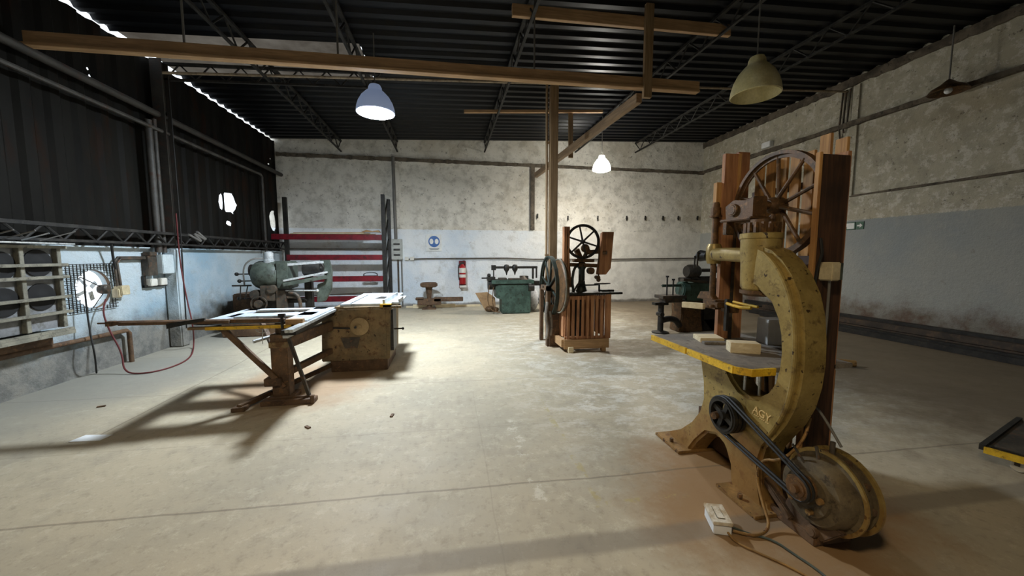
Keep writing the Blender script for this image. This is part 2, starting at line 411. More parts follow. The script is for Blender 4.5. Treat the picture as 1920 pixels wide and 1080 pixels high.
# unseen wall behind the viewer; its doorway opening is added to let in daylight
fwm = MB().box((XL-.3, YF-.25, 0), (-2.2, YF, 5.35)).box((-.9, YF-.25, 0), (XR+.3, YF, 5.35)).box((-2.2, YF-.25, 2.3), (-.9, YF, 5.35))
struct('wall_front', fwm, MWR, origin=O)
# ledges and pilasters in the plaster
def rough_bar(a, b, w, h, seed=1, n=46):
    r = random.Random(seed); mb = MB(); a = V(a); b = V(b); P = []
    d = (b-a).normalized(); u = d.cross(V((0, 0, 1))).normalized()
    for k in range(n+1):
        p = a.lerp(b, k/n); W_ = w*(1+.25*(r.random()-.5)); H_ = h*(1+.5*(r.random()-.5))
        for i, j in ((-1, -1), (1, -1), (1, 1), (-1, 1)): P.append(p+u*W_/2*i+V((0, 0, H_/2*j)))
    f = [(0, 3, 2, 1), tuple(range(4*n, 4*n+4))]
    for k in range(n):
        for i in range(4): j = (i+1) % 4; f.append((k*4+i, k*4+j, k*4+4+j, k*4+4+i))
    return mb.add(P, f)
struct('trim_1', rough_bar((XL, YB-.03, 4.24), (XR, YB-.03, 4.22), .1, .09, 2, 110), M_LEDGE, origin=O)
struct('trim_2', rough_bar((XR-.03, YF, 4.24), (XR-.03, YB, 4.24), .1, .09, 3, 130), M_LEDGE, origin=O)
struct('trim_3', rough_bar((XR-.01, YF, 2.75), (XR-.01, 6.55, 2.75), .04, .035, 4), M_LEDGE, origin=O)
struct('trim_4', rough_bar((XR-.02, YF, 5.10), (XR-.02, YB, 5.10), .06, .16, 5, 160), M_LEDGE, origin=O)
mp = MB().box((XR-.04, 6.5, 2.75), (XR+.02, 6.62, 5.0)); struct('trim_5', mp, MWR, origin=O)
x7 = A(742, 360, Y=YB).x; struct('trim_6', MB().box((x7-.1, YB-.05, 2.3), (x7+.1, YB+.02, 4.2)), MWB, origin=O)
x8 = A(998, 370, Y=YB).x; struct('trim_7', MB().box((x8-.06, YB-.07, 2.3), (x8+.06, YB, 4.2)), M_LEDGE, origin=O)

# steel column on the side wall, girts, lattice joists
def mesh_thing(name, mb, mat, label, cat, group=None, **k): return tag(build(name, mb, mat, **k), label, cat, group)
mb = MB().box((-4.5, 6.84, 0), (-4.34, 6.855, 4.55)).box((-4.5, 6.98, 0), (-4.34, 6.995, 4.55)).box((-4.43, 6.855, 0), (-4.40, 6.98, 4.55))
col = thing('steel_column', 'tall steel column standing against the side wall beside the white junction box', 'column', (-4.4, 7.0, 0))
build('shaft', mb, dirty('column_paint', '#25221d', '#332f28', '#3c261c', 3, .7), col)
build('plaster_casing', MB().box((-4.51, 6.81, 0), (-4.32, 6.99, 1.62)), MWL, col, bev=.02, label='white painted casing round the column foot')
gp = 'pipes running up beside the steel column'
for k, (yy, r, zt, lb) in enumerate(((6.62, .045, 3.55, 'thick grey pipe rising beside the steel column'), (6.74, .03, 3.6, 'thin grey pipe rising between the thick pipe and the steel column'))):
    mesh_thing('vertical_pipe', MB().cyl((-4.43, yy, 1.55), (-4.43, yy, zt), r), M_PIPE, lb, 'pipe')
mesh_thing('wall_pipe', MB().cyl((-4.44, YF, 3.73), (-4.44, YB, 3.70), .05).cyl((-4.44, 7.0, 3.72), (-4.40, 7.0, 3.72), .07), dirty('grey_girt', '#2c2a26', '#3a3732', '#3d281d', 3, .6), 'upper of two long grey pipes running high along the dark sheet wall', 'pipe')
mesh_thing('wall_conduit', MB().tube([(-4.40, YF, 3.46), (-4.40, 9.95, 3.45), (-4.40, 10.02, 3.40), (-4.40, 10.02, 1.4)], .03), M_PIPE, 'long conduit below the high grey pipe, turning down beside the jagged hole', 'conduit')

def joist(name, a, b, depth, label, cat='joist', step=.3, r=.014, group=None, w=.0):
    a = V(a); b = V(b); j = thing(name, label, cat, a, group); dz = V((0, 0, depth))
    build('top_chord', MB().beam(a+dz, b+dz, .05, .04), M_JOIST, j); build('bottom_chord', MB().beam(a, b, .04, .03), M_JOIST, j)
    n = max(2, int((b-a).length/step)); pts = []
    for i in range(n+1): pts.append(a.lerp(b, i/n)+(dz if i % 2 else V((0, 0, 0))))
    L = MB()
    for p, q in zip(pts, pts[1:]): L.cyl(p, q, r, n=6)
    build('lacing', L, M_JOIST, j); return j
for px, py, lb in ((640, 268, 'lattice roof joist meeting the back wall above the red rack'), (745, 264, 'lattice roof joist over the lit lamp of the panel saw'),
                   (908, 266, 'lattice roof joist meeting the back wall between lit lamp and timber post'), (1078, 266, 'lattice roof joist running above the timber runner beam'),
                   (1190, 270, 'lattice roof joist nearest the plastered side wall')):
    p = A(px, py, Y=YB); z = roofz(p.x)-.31
    joist('roof_joist', (p.x, -3, z), (p.x, YB-.05, z), .28, lb, group='lattice joists under the roof')
joist('roof_truss', (-4.4, 7.0, 4.30), (-1.1, 7.0, 4.42), .24, 'lattice truss crossing below the milky roof sheet', 'truss', .22, .012)
joist('wall_girt', (-4.36, YF+.1, 1.68), (-4.36, YB-.1, 1.68), .17, 'rusty lattice girt lying along the top of the low blue white wall', 'girt', .2)
mesh_thing('tie_rod', MB().cyl((-4.4, 6.88, A(350, 140, Y=6.88).z), (XR, 6.76, 4.95), .022, n=8), M_TIE, 'thin straight tie rod crossing the whole hall under the roof', 'rod')

# hanging timber frame
hf = thing('timber_beam', 'long brown timber beam hung level across the hall under the roof', 'beam', (0, 5, 3.78))
g1 = MB().beam((-4.45, 5.02, 3.84), (3.62, 5.02, 3.94), .05, .13).beam((-4.45, 5.0, 3.755), (3.60, 5.0, 3.855), .10, .03)
build('channel', g1, M_BEAM, hf, bev=.004)
for px, x in ((632, None), (1002, None), (344, None)):
    p = A(px, 60, Y=5.02); build('hanger_rod', MB().cyl((p.x, 5.02, 3.9), (p.x, 5.02, roofz(p.x)), .012, n=6), M_GCAB, hf)
mesh_thing('hanger_board', MB().box((2.72, 4.93, 3.70), (2.84, 4.985, roofz(2.75))), M_BEAMZ, 'upright timber board hanging from the roof and crossing the long beam', 'board', bev=.004)
mesh_thing('timber_beam', MB().beam((.88, 5.04, 4.70), (4.1, 5.04, 4.76), .06, .15), M_BEAM, 'short timber beam hung highest, close under the roof sheets', 'beam', bev=.004)
mesh_thing('runner_beam', MB().beam((2.72, 5.06, 3.74), (2.42, 10.05, 3.70), .09, .13), M_BEAMY, 'timber runner beam leading from the hanging frame towards the back wall', 'beam', bev=.004)
mesh_thing('timber_beam', MB().beam(A(870, 209, Y=8.2), A(1130, 209, Y=8.2), .05, .06), M_BEAM, 'thin distant timber beam hanging under the roof beyond the post', 'beam')
mesh_thing('hanger_board', MB().beam(A(1070, 212, Y=8.25), A(1070, 296, Y=8.25), .1, .05), M_BEAMZ, 'small upright board hanging beside the runner beam near the back', 'board')
mesh_thing('timber_post', MB().box((1.83, 6.5, 0), (1.97, 6.62, 4.5)), M_BEAMZ, 'tall timber post standing behind the slatted bandsaw', 'post', bev=.006)
mesh_thing('vertical_conduit', MB().cyl((1.79, 6.56, 0), (1.77, 6.56, 4.5), .022).box((1.76, 6.54, 1.5), (1.828, 6.6, 1.53)).box((1.76, 6.54, 3.5), (1.828, 6.6, 3.53)), M_BEAMZ, 'thin conduit running up the side of the tall timber post', 'conduit')

# ------------------------------------------------------------------ pendant lamps
def lamp(label, p, r, h, shade, lens, cordmat, lit=None):
    L = thing('pendant_lamp', label, 'lamp', p, 'bell shaped pendant lamps hung from the roof'); p = V(p)
    prof = [(r, 0), (r*.97, h*.16), (r*.88, h*.36), (r*.72, h*.56), (r*.5, h*.72), (r*.36, h*.8), (r*.34, h*.9), (r*.28, h*.98), (r*.1, h)]
    inner = [(a*.975-.004, b-.008) for a, b in prof[::-1]][1:]
    build('shade', MB().lathe(prof+[(max(a, .01), b) for a, b in inner]+[(r*.96, 0)], p, n=36, closed=True), shade, L)
    build('cord', MB().cyl(p+V((0, 0, h)), V((p.x, p.y, roofz(p.x))), .009, n=6), cordmat, L)
    build('socket', MB().cyl(p+V((0, 0, h*.78)), p+V((0, 0, h*1.04)), .045, .03), M_GCAB, L)
    if lit: build('lens', MB().lathe([(.001, -.05), (r*.35, -.047), (r*.65, -.036), (r*.86, -.015), (r*.955, .012), (r*.5, .03), (.001, .03)], p, n=36), lens, L, label='glowing white lens')
    else: build('bulb', MB().sph(p+V((0, 0, h*.45)), .06), M_FOAM, L)
    return L
def acr(name, c, e, s):
    t = NT(name); t.b.inputs['Base Color'].default_value = c; t.b.inputs['Roughness'].default_value = .35
    t.b.inputs['Emission Color'].default_value = e; t.b.inputs['Emission Strength'].default_value = s; return t.m
lamp('lit bell lamp with a cool white glow hanging over the panel saw', (-1.03, 6.0, 3.64), .28, .40, acr('glowing_acrylic_shade', (.35, .4, .5, 1), (.45, .58, .9, 1), .22), glow('cool_lens', (.80, .90, 1.0), LAMP_A), M_GCAB, True)
lamp('small lit bell lamp glowing white all over, hanging near the back wall', (3.87, 9.0, 3.66), .225, .36, acr('bright_acrylic_shade', (.9, .9, .85, 1), (1., .97, .88, 1), 62.), glow('warm_lens', (1.0, .95, .86), LAMP_B), M_GCAB, True)
lamp('unlit yellowed bell lamp hanging above the bronze bandsaw', (3.82, 4.2, 3.5), .28, .46, M_ACR, None, M_GCAB)
lamp('added lit bell lamp out of view behind the viewer, warming the near floor', (-.7, -.3, 3.75), .28, .40, M_ACR, glow('amber_lens', (1.0, .80, .52), LAMP_C), M_GCAB, True)  # added lamp, never in view, supplies warm light to the foreground

# ------------------------------------------------------------------ bronze bandsaw
X0, X1 = 1.80, 1.97
bs = thing('bandsaw', 'large old bronze painted bandsaw with curved frame and big spoked wheel', 'bandsaw', (1.88, 2.1, 0))
outer = [(1.935, 1.562), (1.89, 1.555), (1.82, 1.53), (1.75, 1.475), (1.69, 1.40), (1.635, 1.30), (1.60, 1.18), (1.585, 1.05), (1.58, .93), (1.59, .80), (1.615, .68), (1.66, .57), (1.72, .47), (1.775, .38),
         (1.80, .28), (1.79, .15), (1.76, .04), (1.70, .0), (2.00, .0), (2.02, .04), (2.03, .14), (2.08, .235), (2.16, .27), (2.26, .235), (2.36, .12), (2.42, .03), (2.42, 0), (2.72, 0), (2.70, .035), (2.56, .12), (2.43, .24),
         (2.345, .36), (2.31, .48), (2.32, .60), (2.35, .72), (2.36, .80)]
inner = [(2.12, .80), (2.09, .76), (2.04, .70), (1.98, .655), (1.91, .64), (1.84, .66), (1.78, .71), (1.74, .78), (1.72, .87), (1.715, .96), (1.725, 1.06), (1.75, 1.15), (1.80, 1.24), (1.86, 1.28), (1.90, 1.31), (1.935, 1.32)]
build('frame', MB().prism(outer+inner, (X0, 0, 0), (0, 1, 0), (0, 0, 1), (X1-X0, 0, 0)), M_BRASS, bs, bev=.028)
rim = [p for p in outer[1:13]]; rr = []
for (a, b) in rim[1:]: rr.append((X0-.004, a+.035, b-.01))
build('frame_rib', MB().tube(rr, .012, smooth=1), M_BRASS, bs)
NK = V((1.885, 1.965, 0))
build('neck', MB().lathe([(.0, 1.29), (.085, 1.29), (.098, 1.31), (.102, 1.46), (.108, 1.53), (.108, 1.60), (.114, 1.605), (.114, 1.635), (.09, 1.64), (0, 1.64)], NK, n=32), M_BRASS, bs)
build('neck_collar', MB().lathe([(0, 1.255), (.075, 1.255), (.1, 1.27), (.1, 1.29), (0, 1.29)], NK), M_GUN, bs, label='dark ring under the neck')
slots = MB()
for i in range(14):
    a = 2*PI*i/14; slots.box((NK.x+.085*math.cos(a)-.009, NK.y+.085*math.sin(a)-.009, 1.63), (NK.x+.085*math.cos(a)+.009, NK.y+.085*math.sin(a)+.009, 1.70))
build('slotted_sleeve', slots.cyl(NK+V((0, 0, 1.62)), NK+V((0, 0, 1.72)), .062), M_GUN, bs)
arm = MB().tube([(1.88, 2.02, 1.50), (1.91, 2.14, 1.505), (1.95, 2.32, 1.51), (1.985, 2.47, 1.51)], .048, 14).lathe([(.0, -.07), (.045, -.07), (.055, -.03), (.055, .05), (.042, .08), (0, .08)], (2.0, 2.51, 1.51), n=20)
build('guide_arm', arm, M_BRASS, bs)
build('guide_post', MB().cyl((2.0, 2.51, 1.19), (2.0, 2.51, 1.90), .021).cyl((2.0, 2.51, 1.80), (2.0, 2.51, 1.86), .035).cyl((2.0, 2.51, 1.86), (2.0, 2.51, 1.89), .026).cyl((2.0, 2.51, 1.79), (2.0, 2.51, 1.80), .044), M_GUN, bs)
build('clamp_knob', MB().cyl((1.98, 2.55, 1.50), (1.97, 2.62, 1.50), .035, .045).cyl((1.97, 2.62, 1.50), (1.97, 2.66, 1.50), .02).cyl((1.93, 2.60, 1.42), (1.93, 2.60, 1.53), .007).cyl((1.95, 2.66, 1.40), (1.95, 2.66, 1.50), .006), M_BLACK, bs)
gb = MB().box((1.96, 2.42, 1.10), (2.05, 2.56, 1.17)).box((1.93, 2.36, 1.12), (2.0, 2.44, 1.16)).cyl((1.9, 2.40, 1.13), (1.97, 2.40, 1.13), .012).box((1.99, 2.30, 1.09), (2.06, 2.40, 1.14)).prism([(0, 0), (.06, .06), (.16, .06), (.20, 0)], (1.98, 2.46, 1.16), (0, 1, 0), (0, 0, 1), (.05, 0, 0))
build('blade_guide', gb, M_GUN, bs, bev=.004)
build('guide_handle', MB().beam((1.93, 2.50, 1.115), (1.86, 2.66, 1.11), .035, .045), M_PALE, bs, bev=.003, label='pale wooden block handle')
build('guide_pin', MB().box((1.965, 2.31, .96), (1.985, 2.335, 1.19)), M_BLACK, bs)
build('hose_guard', MB().tube([(1.94, 2.28, 1.165), (1.93, 2.22, 1.16), (1.93, 2.15, 1.155), (1.95, 2.08, 1.16)], .011, 10).tube([(1.99, 2.28, 1.175), (1.99, 2.18, 1.17), (2.0, 2.08, 1.165)], .009, 10), M_YEL, bs, label='bright yellow edging under the neck')
# wheels
def spoked(parent, name, c, ax, R, w, t, ns, rs, hubr, hubl, mr, ms, n=48, pair=0.):
    o = build(name, MB().ring(c, ax, R, w, t, n).ring(c, ax, R-t*.4, w*.3, t*1.6, n), mr, parent)
    u, v, d = basis(V(ax)); m = MB(); c = V(c)
    for i in range(ns):
        a = 2*PI*i/ns+.3; q = u*math.cos(a)+v*math.sin(a); m.cyl(c+q*hubr*.7+d*pair*(-1)**i, c+q*(R-t*.7), rs*1.25, rs, n=8)
    build('spokes', m, ms, o); build('hub', MB().lathe([(0, -hubl/2), (hubr*.6, -hubl/2), (hubr, -hubl/4), (hubr, hubl/4), (hubr*.6, hubl/2), (0, hubl/2)], c, ax, 20), ms, o)
    return o
spoked(bs, 'upper_wheel', (2.17, 2.16, 1.835), (1, 0, 0), .35, .05, .022, 10, .011, .055, .13, M_GUN, M_GUN, pair=.02)
spoked(bs, 'lower_wheel', (2.17, 2.16, .47), (1, 0, 0), .35, .05, .022, 10, .011, .055, .13, M_GUN, M_GUN, pair=.02)
car = MB().prism([(-.09, -.06), (.14, -.06), (.15, .03), (.08, .065), (-.02, .05), (-.09, .07)], (1.86, 2.10, 1.80), (0, 1, 0), (0, 0, 1), (.1, 0, 0)).cyl((1.90, 2.16, 1.835), (2.2, 2.16, 1.835), .028).box((1.83, 2.0, 1.725), (1.98, 2.26, 1.742)).cyl((1.85, 2.17, 1.80), (1.86, 2.17, 1.80), .04).lathe([(.035, 0), (.045, .01), (.035, .02)], (1.84, 2.17, 1.80), (1, 0, 0), 16).box((1.86, 2.02, 1.66), (1.94, 2.06, 1.74)).box((1.84, 2.20, 1.64), (1.9, 2.24, 1.73))
build('wheel_carriage', car, M_GUN, bs, bev=.006)
blade = MB().box((2.155, 2.508, .47), (2.185, 2.5095, 1.835)).box((2.155, 1.811, .47), (2.185, 1.8125, 1.835)); build('saw_blade', blade, M_STEEL, bs)
# table, its edging and stays
tz = .85
tab = build('table', MB().prism([(1.66, 1.86), (1.72, 1.80), (2.42, 1.80), (2.42, 2.74), (1.66, 2.74)], (0, 0, tz-.03), (1, 0, 0), (0, 1, 0), (0, 0, .03)), M_PLY, bs, bev=.003, label='worn grey table top')
build('table_edging', MB().box((1.64, 1.86, tz-.04), (1.658, 2.28, tz+.002)).box((1.64, 2.30, tz-.04), (1.658, 2.74, tz+.002)).beam((1.649, 1.86, tz-.019), (1.71, 1.79, tz-.019), .016, .04).box((1.70, 1.782, tz-.04), (1.86, 1.798, tz+.002)), M_YEL, tab, label='yellow painted table edging')
build('table_bracket', MB().box((1.72, 2.12, .80), (2.0, 2.36, .82)).box((1.70, 1.86, .79), (1.76, 2.62, .82)), M_RUSTB, bs)
st = MB()
for y_, x_ in ((1.98, 1.84), (1.91, 1.88), (1.83, 1.93)): st.cyl((x_, y_, .64), (x_, y_, tz-.03), .008, n=8)
build('table_stays', st, M_ALU, bs)
build('table_web', MB().prism([(2.34, .80), (2.12, .80), (2.20, .62)], (1.95, 0, 0), (0, 1, 0), (0, 0, 1), (.16, 0, 0)), M_RUSTB, bs)
# feet
for y_ in (1.70, 2.41): build('foot_flange', MB().box((1.70, y_, 0), (2.02, y_+.32, .022)), M_RUSTB, bs, bev=.004)
build('foot_web', MB().prism([(1.97, 0), (2.22, 0), (1.97, .3)], (0, 2.46, 0), (1, 0, 0), (0, 0, 1), (0, .05, 0)).prism([(1.97, 0), (2.2, 0), (1.97, .3)], (0, 1.86, 0), (1, 0, 0), (0, 0, 1), (0, .05, 0)).box((2.0, 1.9, .02), (2.1, 2.6, .28)), M_RUST, bs)
for y_ in (1.86, 2.56): build('foot_bolt', MB().cyl((1.74, y_, .02), (1.74, y_, .05), .014, n=6), M_GUN, bs)
# drive pulley, belts, motor
PC, MC, MR = V((1.70, 2.0, .49)), V((1.70, 1.48, .34)), .056
build('drive_shaft', MB().cyl((1.66, 2.02, .48), (2.17, 2.16, .47), .022), M_GUN, bs)
dp = MB()
for k in range(3): dp.ring(PC+V((.012+.03*k, 0, 0)), (1, 0, 0), .112, .022, .018, 36)
dp.ring(PC+V((.04, 0, 0)), (1, 0, 0), .1, .09, .012, 36).cyl(PC+V((-.01, 0, 0)), PC+V((.08, 0, 0)), .028)
for i in range(4):
    a = PI/2*i+.4; dp.beam(PC+V((.02, 0, 0)), PC+V((.02, .095*math.cos(a), .095*math.sin(a))), .03, .02, (1, 0, 0))
build('drive_pulley', dp, M_BLACK, bs)
mp_ = MB()
for k in range(3): mp_.ring(MC+V((.012+.022*k, 0, 0)), (1, 0, 0), MR+.004, .012, .03, 28)
build('motor_pulley', mp_.cyl(MC, MC+V((.08, 0, 0)), MR-.012).cyl(MC+V((-.02, 0, 0)), MC, .022), M_GUN, bs)
def belt(x, r1, r2):
    d = V((0, PC.y-MC.y, PC.z-MC.z)); a0 = math.atan2(d.z, d.y); off = math.acos((r1-r2)/d.length); pts = []
    for k in range(13):
        a = a0-off+2*off*k/12; pts.append(V((x, PC.y+r1*math.cos(a), PC.z+r1*math.sin(a))))
    for k in range(9):
        a = a0+off+(2*PI-2*off)*k/8; pts.append(V((x, MC.y+r2*math.cos(a), MC.z+r2*math.sin(a))))
    pts.append(pts[0]); return MB().tube(pts, .008, 6)
for x in (1.712, 1.738): build('drive_belt', belt(x, .116, MR+.005), M_RUB, bs)
mo = V((1.80, 1.52, .275))
ml = MB().lathe([(a_*.94, b_) for a_, b_ in [(0, -.01), (.05, -.01), (.06, .01), (.12, .012), (.125, .03), (.165, .035), (.18, .06), (.185, .12), (.205, .122), (.205, .135), (.188, .14), (.188, .15), (.208, .152), (.208, .165), (.19, .17), (.185, .20), (.205, .202), (.207, .225), (.19, .25), (.10, .265), (0, .265)]], mo, (1, 0, 0), 44)
mot = build('motor', ml, dirty('motor_grey_brown', '#4e4434', '#6d5f46', '#3a2f22', 5, .6, .2), bs)
for i in range(5):
    a = 2*PI*i/5+.5; c = mo+V((-.012, .085*math.cos(a), .085*math.sin(a))); build('motor_bolt', MB().cyl(c, c+V((.02, 0, 0)), .015), M_RUSTB, mot)
for i in range(10):
    a = 2*PI*i/10; c = mo+V((.19, .178*math.cos(a), .178*math.sin(a))); build('motor_vent', MB().box(c-V((.012, .012, .012)), c+V((.014, .012, .012))), M_RUST, mot)
build('motor_rings', MB().ring(mo+V((.127, 0, 0)), (1, 0, 0), .211, .01, .02, 44).ring(mo+V((.215, 0, 0)), (1, 0, 0), .212, .014, .02, 44), M_BRASS, mot)
for a_, b_, r_ in (((1.89, 1.53, .44), (1.88, 1.54, .51), .008), ((1.97, 1.53, .45), (1.97, 1.53, .53), .012), ((1.84, 1.56, .41), (1.80, 1.60, .50), .006)): build('lifting_bolt', MB().cyl(a_, b_, r_), M_STEEL, mot)
mb_ = MB().box((1.84, 1.48, 0), (2.08, 1.98, .05)).prism([(1.70, .04), (1.66, .16), (1.36, .16), (1.46, .04)], (1.86, 0, 0), (0, 1, 0), (0, 0, 1), (.03, 0, 0)).prism([(1.70, .04), (1.66, .16), (1.36, .16), (1.46, .04)], (2.02, 0, 0), (0, 1, 0), (0, 0, 1), (.03, 0, 0)).beam((1.86, 2.0, .30), (1.86, 1.62, .05), .05, .04).cyl((1.83, 1.50, .075), (1.87, 1.50, .075), .028)
build('motor_base', mb_, M_RUST, bs, bev=.006)
# wooden guard round the wheels
build('front_guard_board', MB().box((2.08, 1.785, 0), (2.27, 1.81, 2.07)), M_BOARD, bs, bev=.004, label='thick dark oiled board facing the motor')
build('front_guard_edge', MB().box((2.06, 1.783, 0), (2.08, 1.812, 2.08)), M_SLAT, bs, bev=.003, label='pale orange edge strip')
build('front_guard_board', MB().box((2.27, 1.80, .0), (2.295, 1.93, 2.10)), M_CRATE, bs, bev=.003)
build('rear_guard_board', MB().box((2.08, 2.53, .0), (2.20, 2.57, 2.27)).box((2.20, 2.54, .0), (2.30, 2.58, 2.29)), M_CRATE, bs, bev=.004)
build('rear_guard_strip', MB().box((2.04, 2.56, 1.58), (2.09, 2.60, 2.06)).box((2.185, 2.515, .9), (2.205, 2.55, 2.27)), M_SLAT, bs, bev=.003)
gs = MB()
ys = [1.86+.098*i for i in range(7)]
for i, y_ in enumerate(ys):
    zt = 2.20+.035*math.sin(i*1.9)+.02*(i % 2); build('guard_slat', MB().box((2.33, y_, 1.44), (2.35, y_+.07, zt)), M_SLAT, bs, bev=.002)
for i in range(9):
    y_ = 1.84+.083*i; build('lower_slat', MB().box((2.33, y_, .06), (2.35, y_+.045, .80)), M_SLAT, bs, bev=.002)
for (x_, z_, h_) in ((2.31, 1.40, .1), (2.35, 1.95, .04), (2.31, .74, .08), (2.31, .04, .08)): build('guard_crossbar', MB().box((x_, 1.88, z_), (x_+.045, 2.56, z_+h_)), M_BOARD, bs)
# cast lettering on the frame
def text(name, s, size, mat, parent, origin, u, v, ext=.002, al='LEFT'):
    c = bpy.data.curves.new(name, 'FONT'); c.body = s; c.size = size; c.extrude = ext; c.align_x = al
    o = bpy.data.objects.new(name, c); COL.objects.link(o); bpy.context.view_layer.update()
    me = bpy.data.meshes.new_from_object(o.evaluated_get(bpy.context.evaluated_depsgraph_get())); bpy.data.objects.remove(o)
    u = V(u).normalized(); v = V(v).normalized(); w = u.cross(v); origin = V(origin)
    m = MB(); m.v = [origin+u*p.co.x+v*p.co.y+w*p.co.z for p in me.vertices]; m.f = [tuple(p.vertices) for p in me.polygons]
    return build(name, m, mat, parent, smooth=False)
text('maker_lettering', 'AGY', .062, M_GOLD, bs, (X0-.002, 1.865, .565), (0, -1, -.12), (0, -.12, 1), .0015)
u_ = MB()
for i in range(9):
    y_ = 1.868-.0135*i; z_ = .552-.0016*i; u_.beam((X0-.001, y_, z_), (X0-.001, y_-.008, z_+(.008 if i % 3 == 0 else .002)), .003, .004)
build('maker_underline', u_, M_GOLD, bs)

mesh_thing('switch_box', MB().box((2.10, 1.705, 1.36), (2.16, 1.783, 1.465)), M_CREAM, 'cream switch box fixed to the dark guard board of the bronze bandsaw', 'switch', bev=.006)
sb = bpy.data.objects['switch_box']; build('switch_face', MB().box((2.16, 1.715, 1.365), (2.185, 1.785, 1.46)).box((2.185, 1.735, 1.40), (2.19, 1.765, 1.43)), M_GREY, sb)
mesh_thing('power_cable', MB().tube([(2.13, 1.74, 1.36), (2.13, 1.74, 1.0), (2.10, 1.75, .8), (2.06, 1.74, .66), (2.05, 1.66, .62), (2.04, 1.54, .49)], .007, smooth=2), M_GCAB, 'grey cable dropping from the cream switch box to the motor', 'cable')
mesh_thing('power_cable', MB().tube([(2.09, 1.775, 1.6), (2.09, 1.76, 1.52), (2.075, 1.75, 1.50), (2.07, 1.77, 1.42), (2.065, 1.78, 1.1), (2.06, 1.78, .8)], .008, smooth=2), M_RUB, 'black cable looped on the guard board beside the cream switch box', 'cable')
mesh_thing('power_cable', MB().tube([(2.02, 1.70, .58), (1.95, 1.67, .46), (1.78, 1.64, .38), (1.76, 1.74, .34), (1.765, 1.78, .22), (1.74, 1.70, .1), (1.72, 1.62, .02), (1.60, 1.58, .012), (1.50, 1.64, .014)], .008, smooth=2), M_RUSTB, 'brown cable winding from the bandsaw motor down to the white floor box', 'cable')

# things on the bandsaw table
def slab(name, c, L_, W_, H_, rz, mat, label, cat, bev=.003, z=tz, tilt=0):
    R = M.Rotation(rz, 3, 'Z'); m = MB().box((-L_/2, -W_/2, 0), (L_/2, W_/2, H_)); m.v = [R@p+V((c[0], c[1], z)) for p in m.v]
    return mesh_thing(name, m, mat, label, cat, bev=bev)
tb = A(1382, 663, Z=tz)
slab('timber_block', (tb.x+.07, tb.y+.03), .18, .10, .07, -.42, M_PALE, 'pale pine block lying on the grey bandsaw table', 'block')
tb2 = A(1318, 640, Z=tz)
slab('board_offcut', (tb2.x+.06, tb2.y+.02), .17, .16, .035, -.3, M_PALE, 'flat pale board offcut with bark edge lying behind the pine block', 'board')
slab('board_offcut', (tb2.x+.03, tb2.y-.09), .17, .05, .018, -.25, M_PLY, 'thin dark stained offcut lying between the pine block and the yellow edging', 'board')
tb3 = A(1450, 645, Z=tz)
slab('foam_box', (tb3.x+.01, tb3.y+.03), .14, .13, .185, -.2, M_FOAM, 'upright white box standing on the bandsaw table against the curved frame', 'box')

# white junction box on the floor with its cables
fb = A(1345, 985, Z=0)
jb = thing('junction_box', 'white electrical junction box lying on the dusty floor before the bandsaw', 'junction box', (fb.x, fb.y, 0))
m = MB().box((-.045, -.075, 0), (.045, .075, .055)); R = M.Rotation(-.35, 3, 'Z'); m.v = [R@p+fb for p in m.v]; build('body', m, M_FOAM, jb, bev=.004)
m = MB().box((-.05, -.08, .055), (.05, .08, .075)).box((-.02, -.05, .075), (.02, .05, .08)); m.v = [R@p+fb for p in m.v]; build('lid', m, dirty('dusty_white_lid', '#cfc7b6', '#a08a68', None, 8, .6), jb, bev=.004, label='lid covered in sawdust')
mesh_thing('floor_cable', MB().tube([(fb.x+.04, fb.y-.03, .02)]+[A(x, y, Z=.008) for x, y in ((1400, 1000), (1450, 1012), (1490, 1040), (1530, 1066), (1560, 1092), (1600, 1130))], .006, smooth=2), M_GREY, 'grey blue cable running from the white floor box towards the doorway', 'cable')
mesh_thing('floor_cable', MB().tube([(fb.x, fb.y-.07, .02)]+[A(x, y, Z=.008) for x, y in ((1380, 1018), (1430, 1040), (1480, 1062), (1530, 1090), (1570, 1120))], .006, smooth=2), M_RUSTB, 'dusty brown cable running beside the grey blue cable on the floor', 'cable')

# ------------------------------------------------------------------ sliding table panel saw
ps = thing('panel_saw', 'dusty sliding table panel saw with its outrigger table on a post stand', 'panel saw', (-1.2, 5.0, 0))
build('cabinet', MB().prism([(-1.60, .15), (-1.58, .70), (-1.42, .855), (-.745, .855), (-.765, .15)], (0, 4.94, 0), (1, 0, 0), (0, 0, 1), (0, .85, 0)), M_SAW, ps, bev=.01)
build('plinth', MB().box((-1.50, 4.97, 0), (-.80, 5.75, .15)), M_RUST, ps, bev=.006)
build('front_panel', MB().prism([(-1.52, .20), (-1.52, .66), (-1.38, .82), (-.80, .82), (-.80, .20)], (0, 4.925, 0), (1, 0, 0), (0, 0, 1), (0, .02, 0)), M_SAW, ps, bev=.004)
hw_ = build('handwheel', MB().lathe([(.03, 0), (.10, 0), (.115, .012), (.115, .03), (.10, .045), (.06, .02), (.035, .02)], (-1.12, 4.885, .60), (0, 1, 0), 32).cyl((-1.12, 4.87, .60), (-1.12, 4.94, .60), .03), dirty('dusty_handwheel', '#8f7a57', '#a68f69', None, 5, .7), ps, label='round dusty handwheel')
build('handle', MB().cyl((-1.16, 4.84, .60), (-1.16, 4.90, .60), .014).beam((-1.44, 4.915, .59), (-1.2, 4.915, .575), .012, .02), M_BLACK, hw_)
build('nameplate', MB().prism([(-1.36, .46), (-1.12, .46), (-1.16, .32), (-1.31, .32)], (0, 4.918, 0), (1, 0, 0), (0, 0, 1), (0, .01, 0)), M_STEEL, ps, label='dark tapered plate')
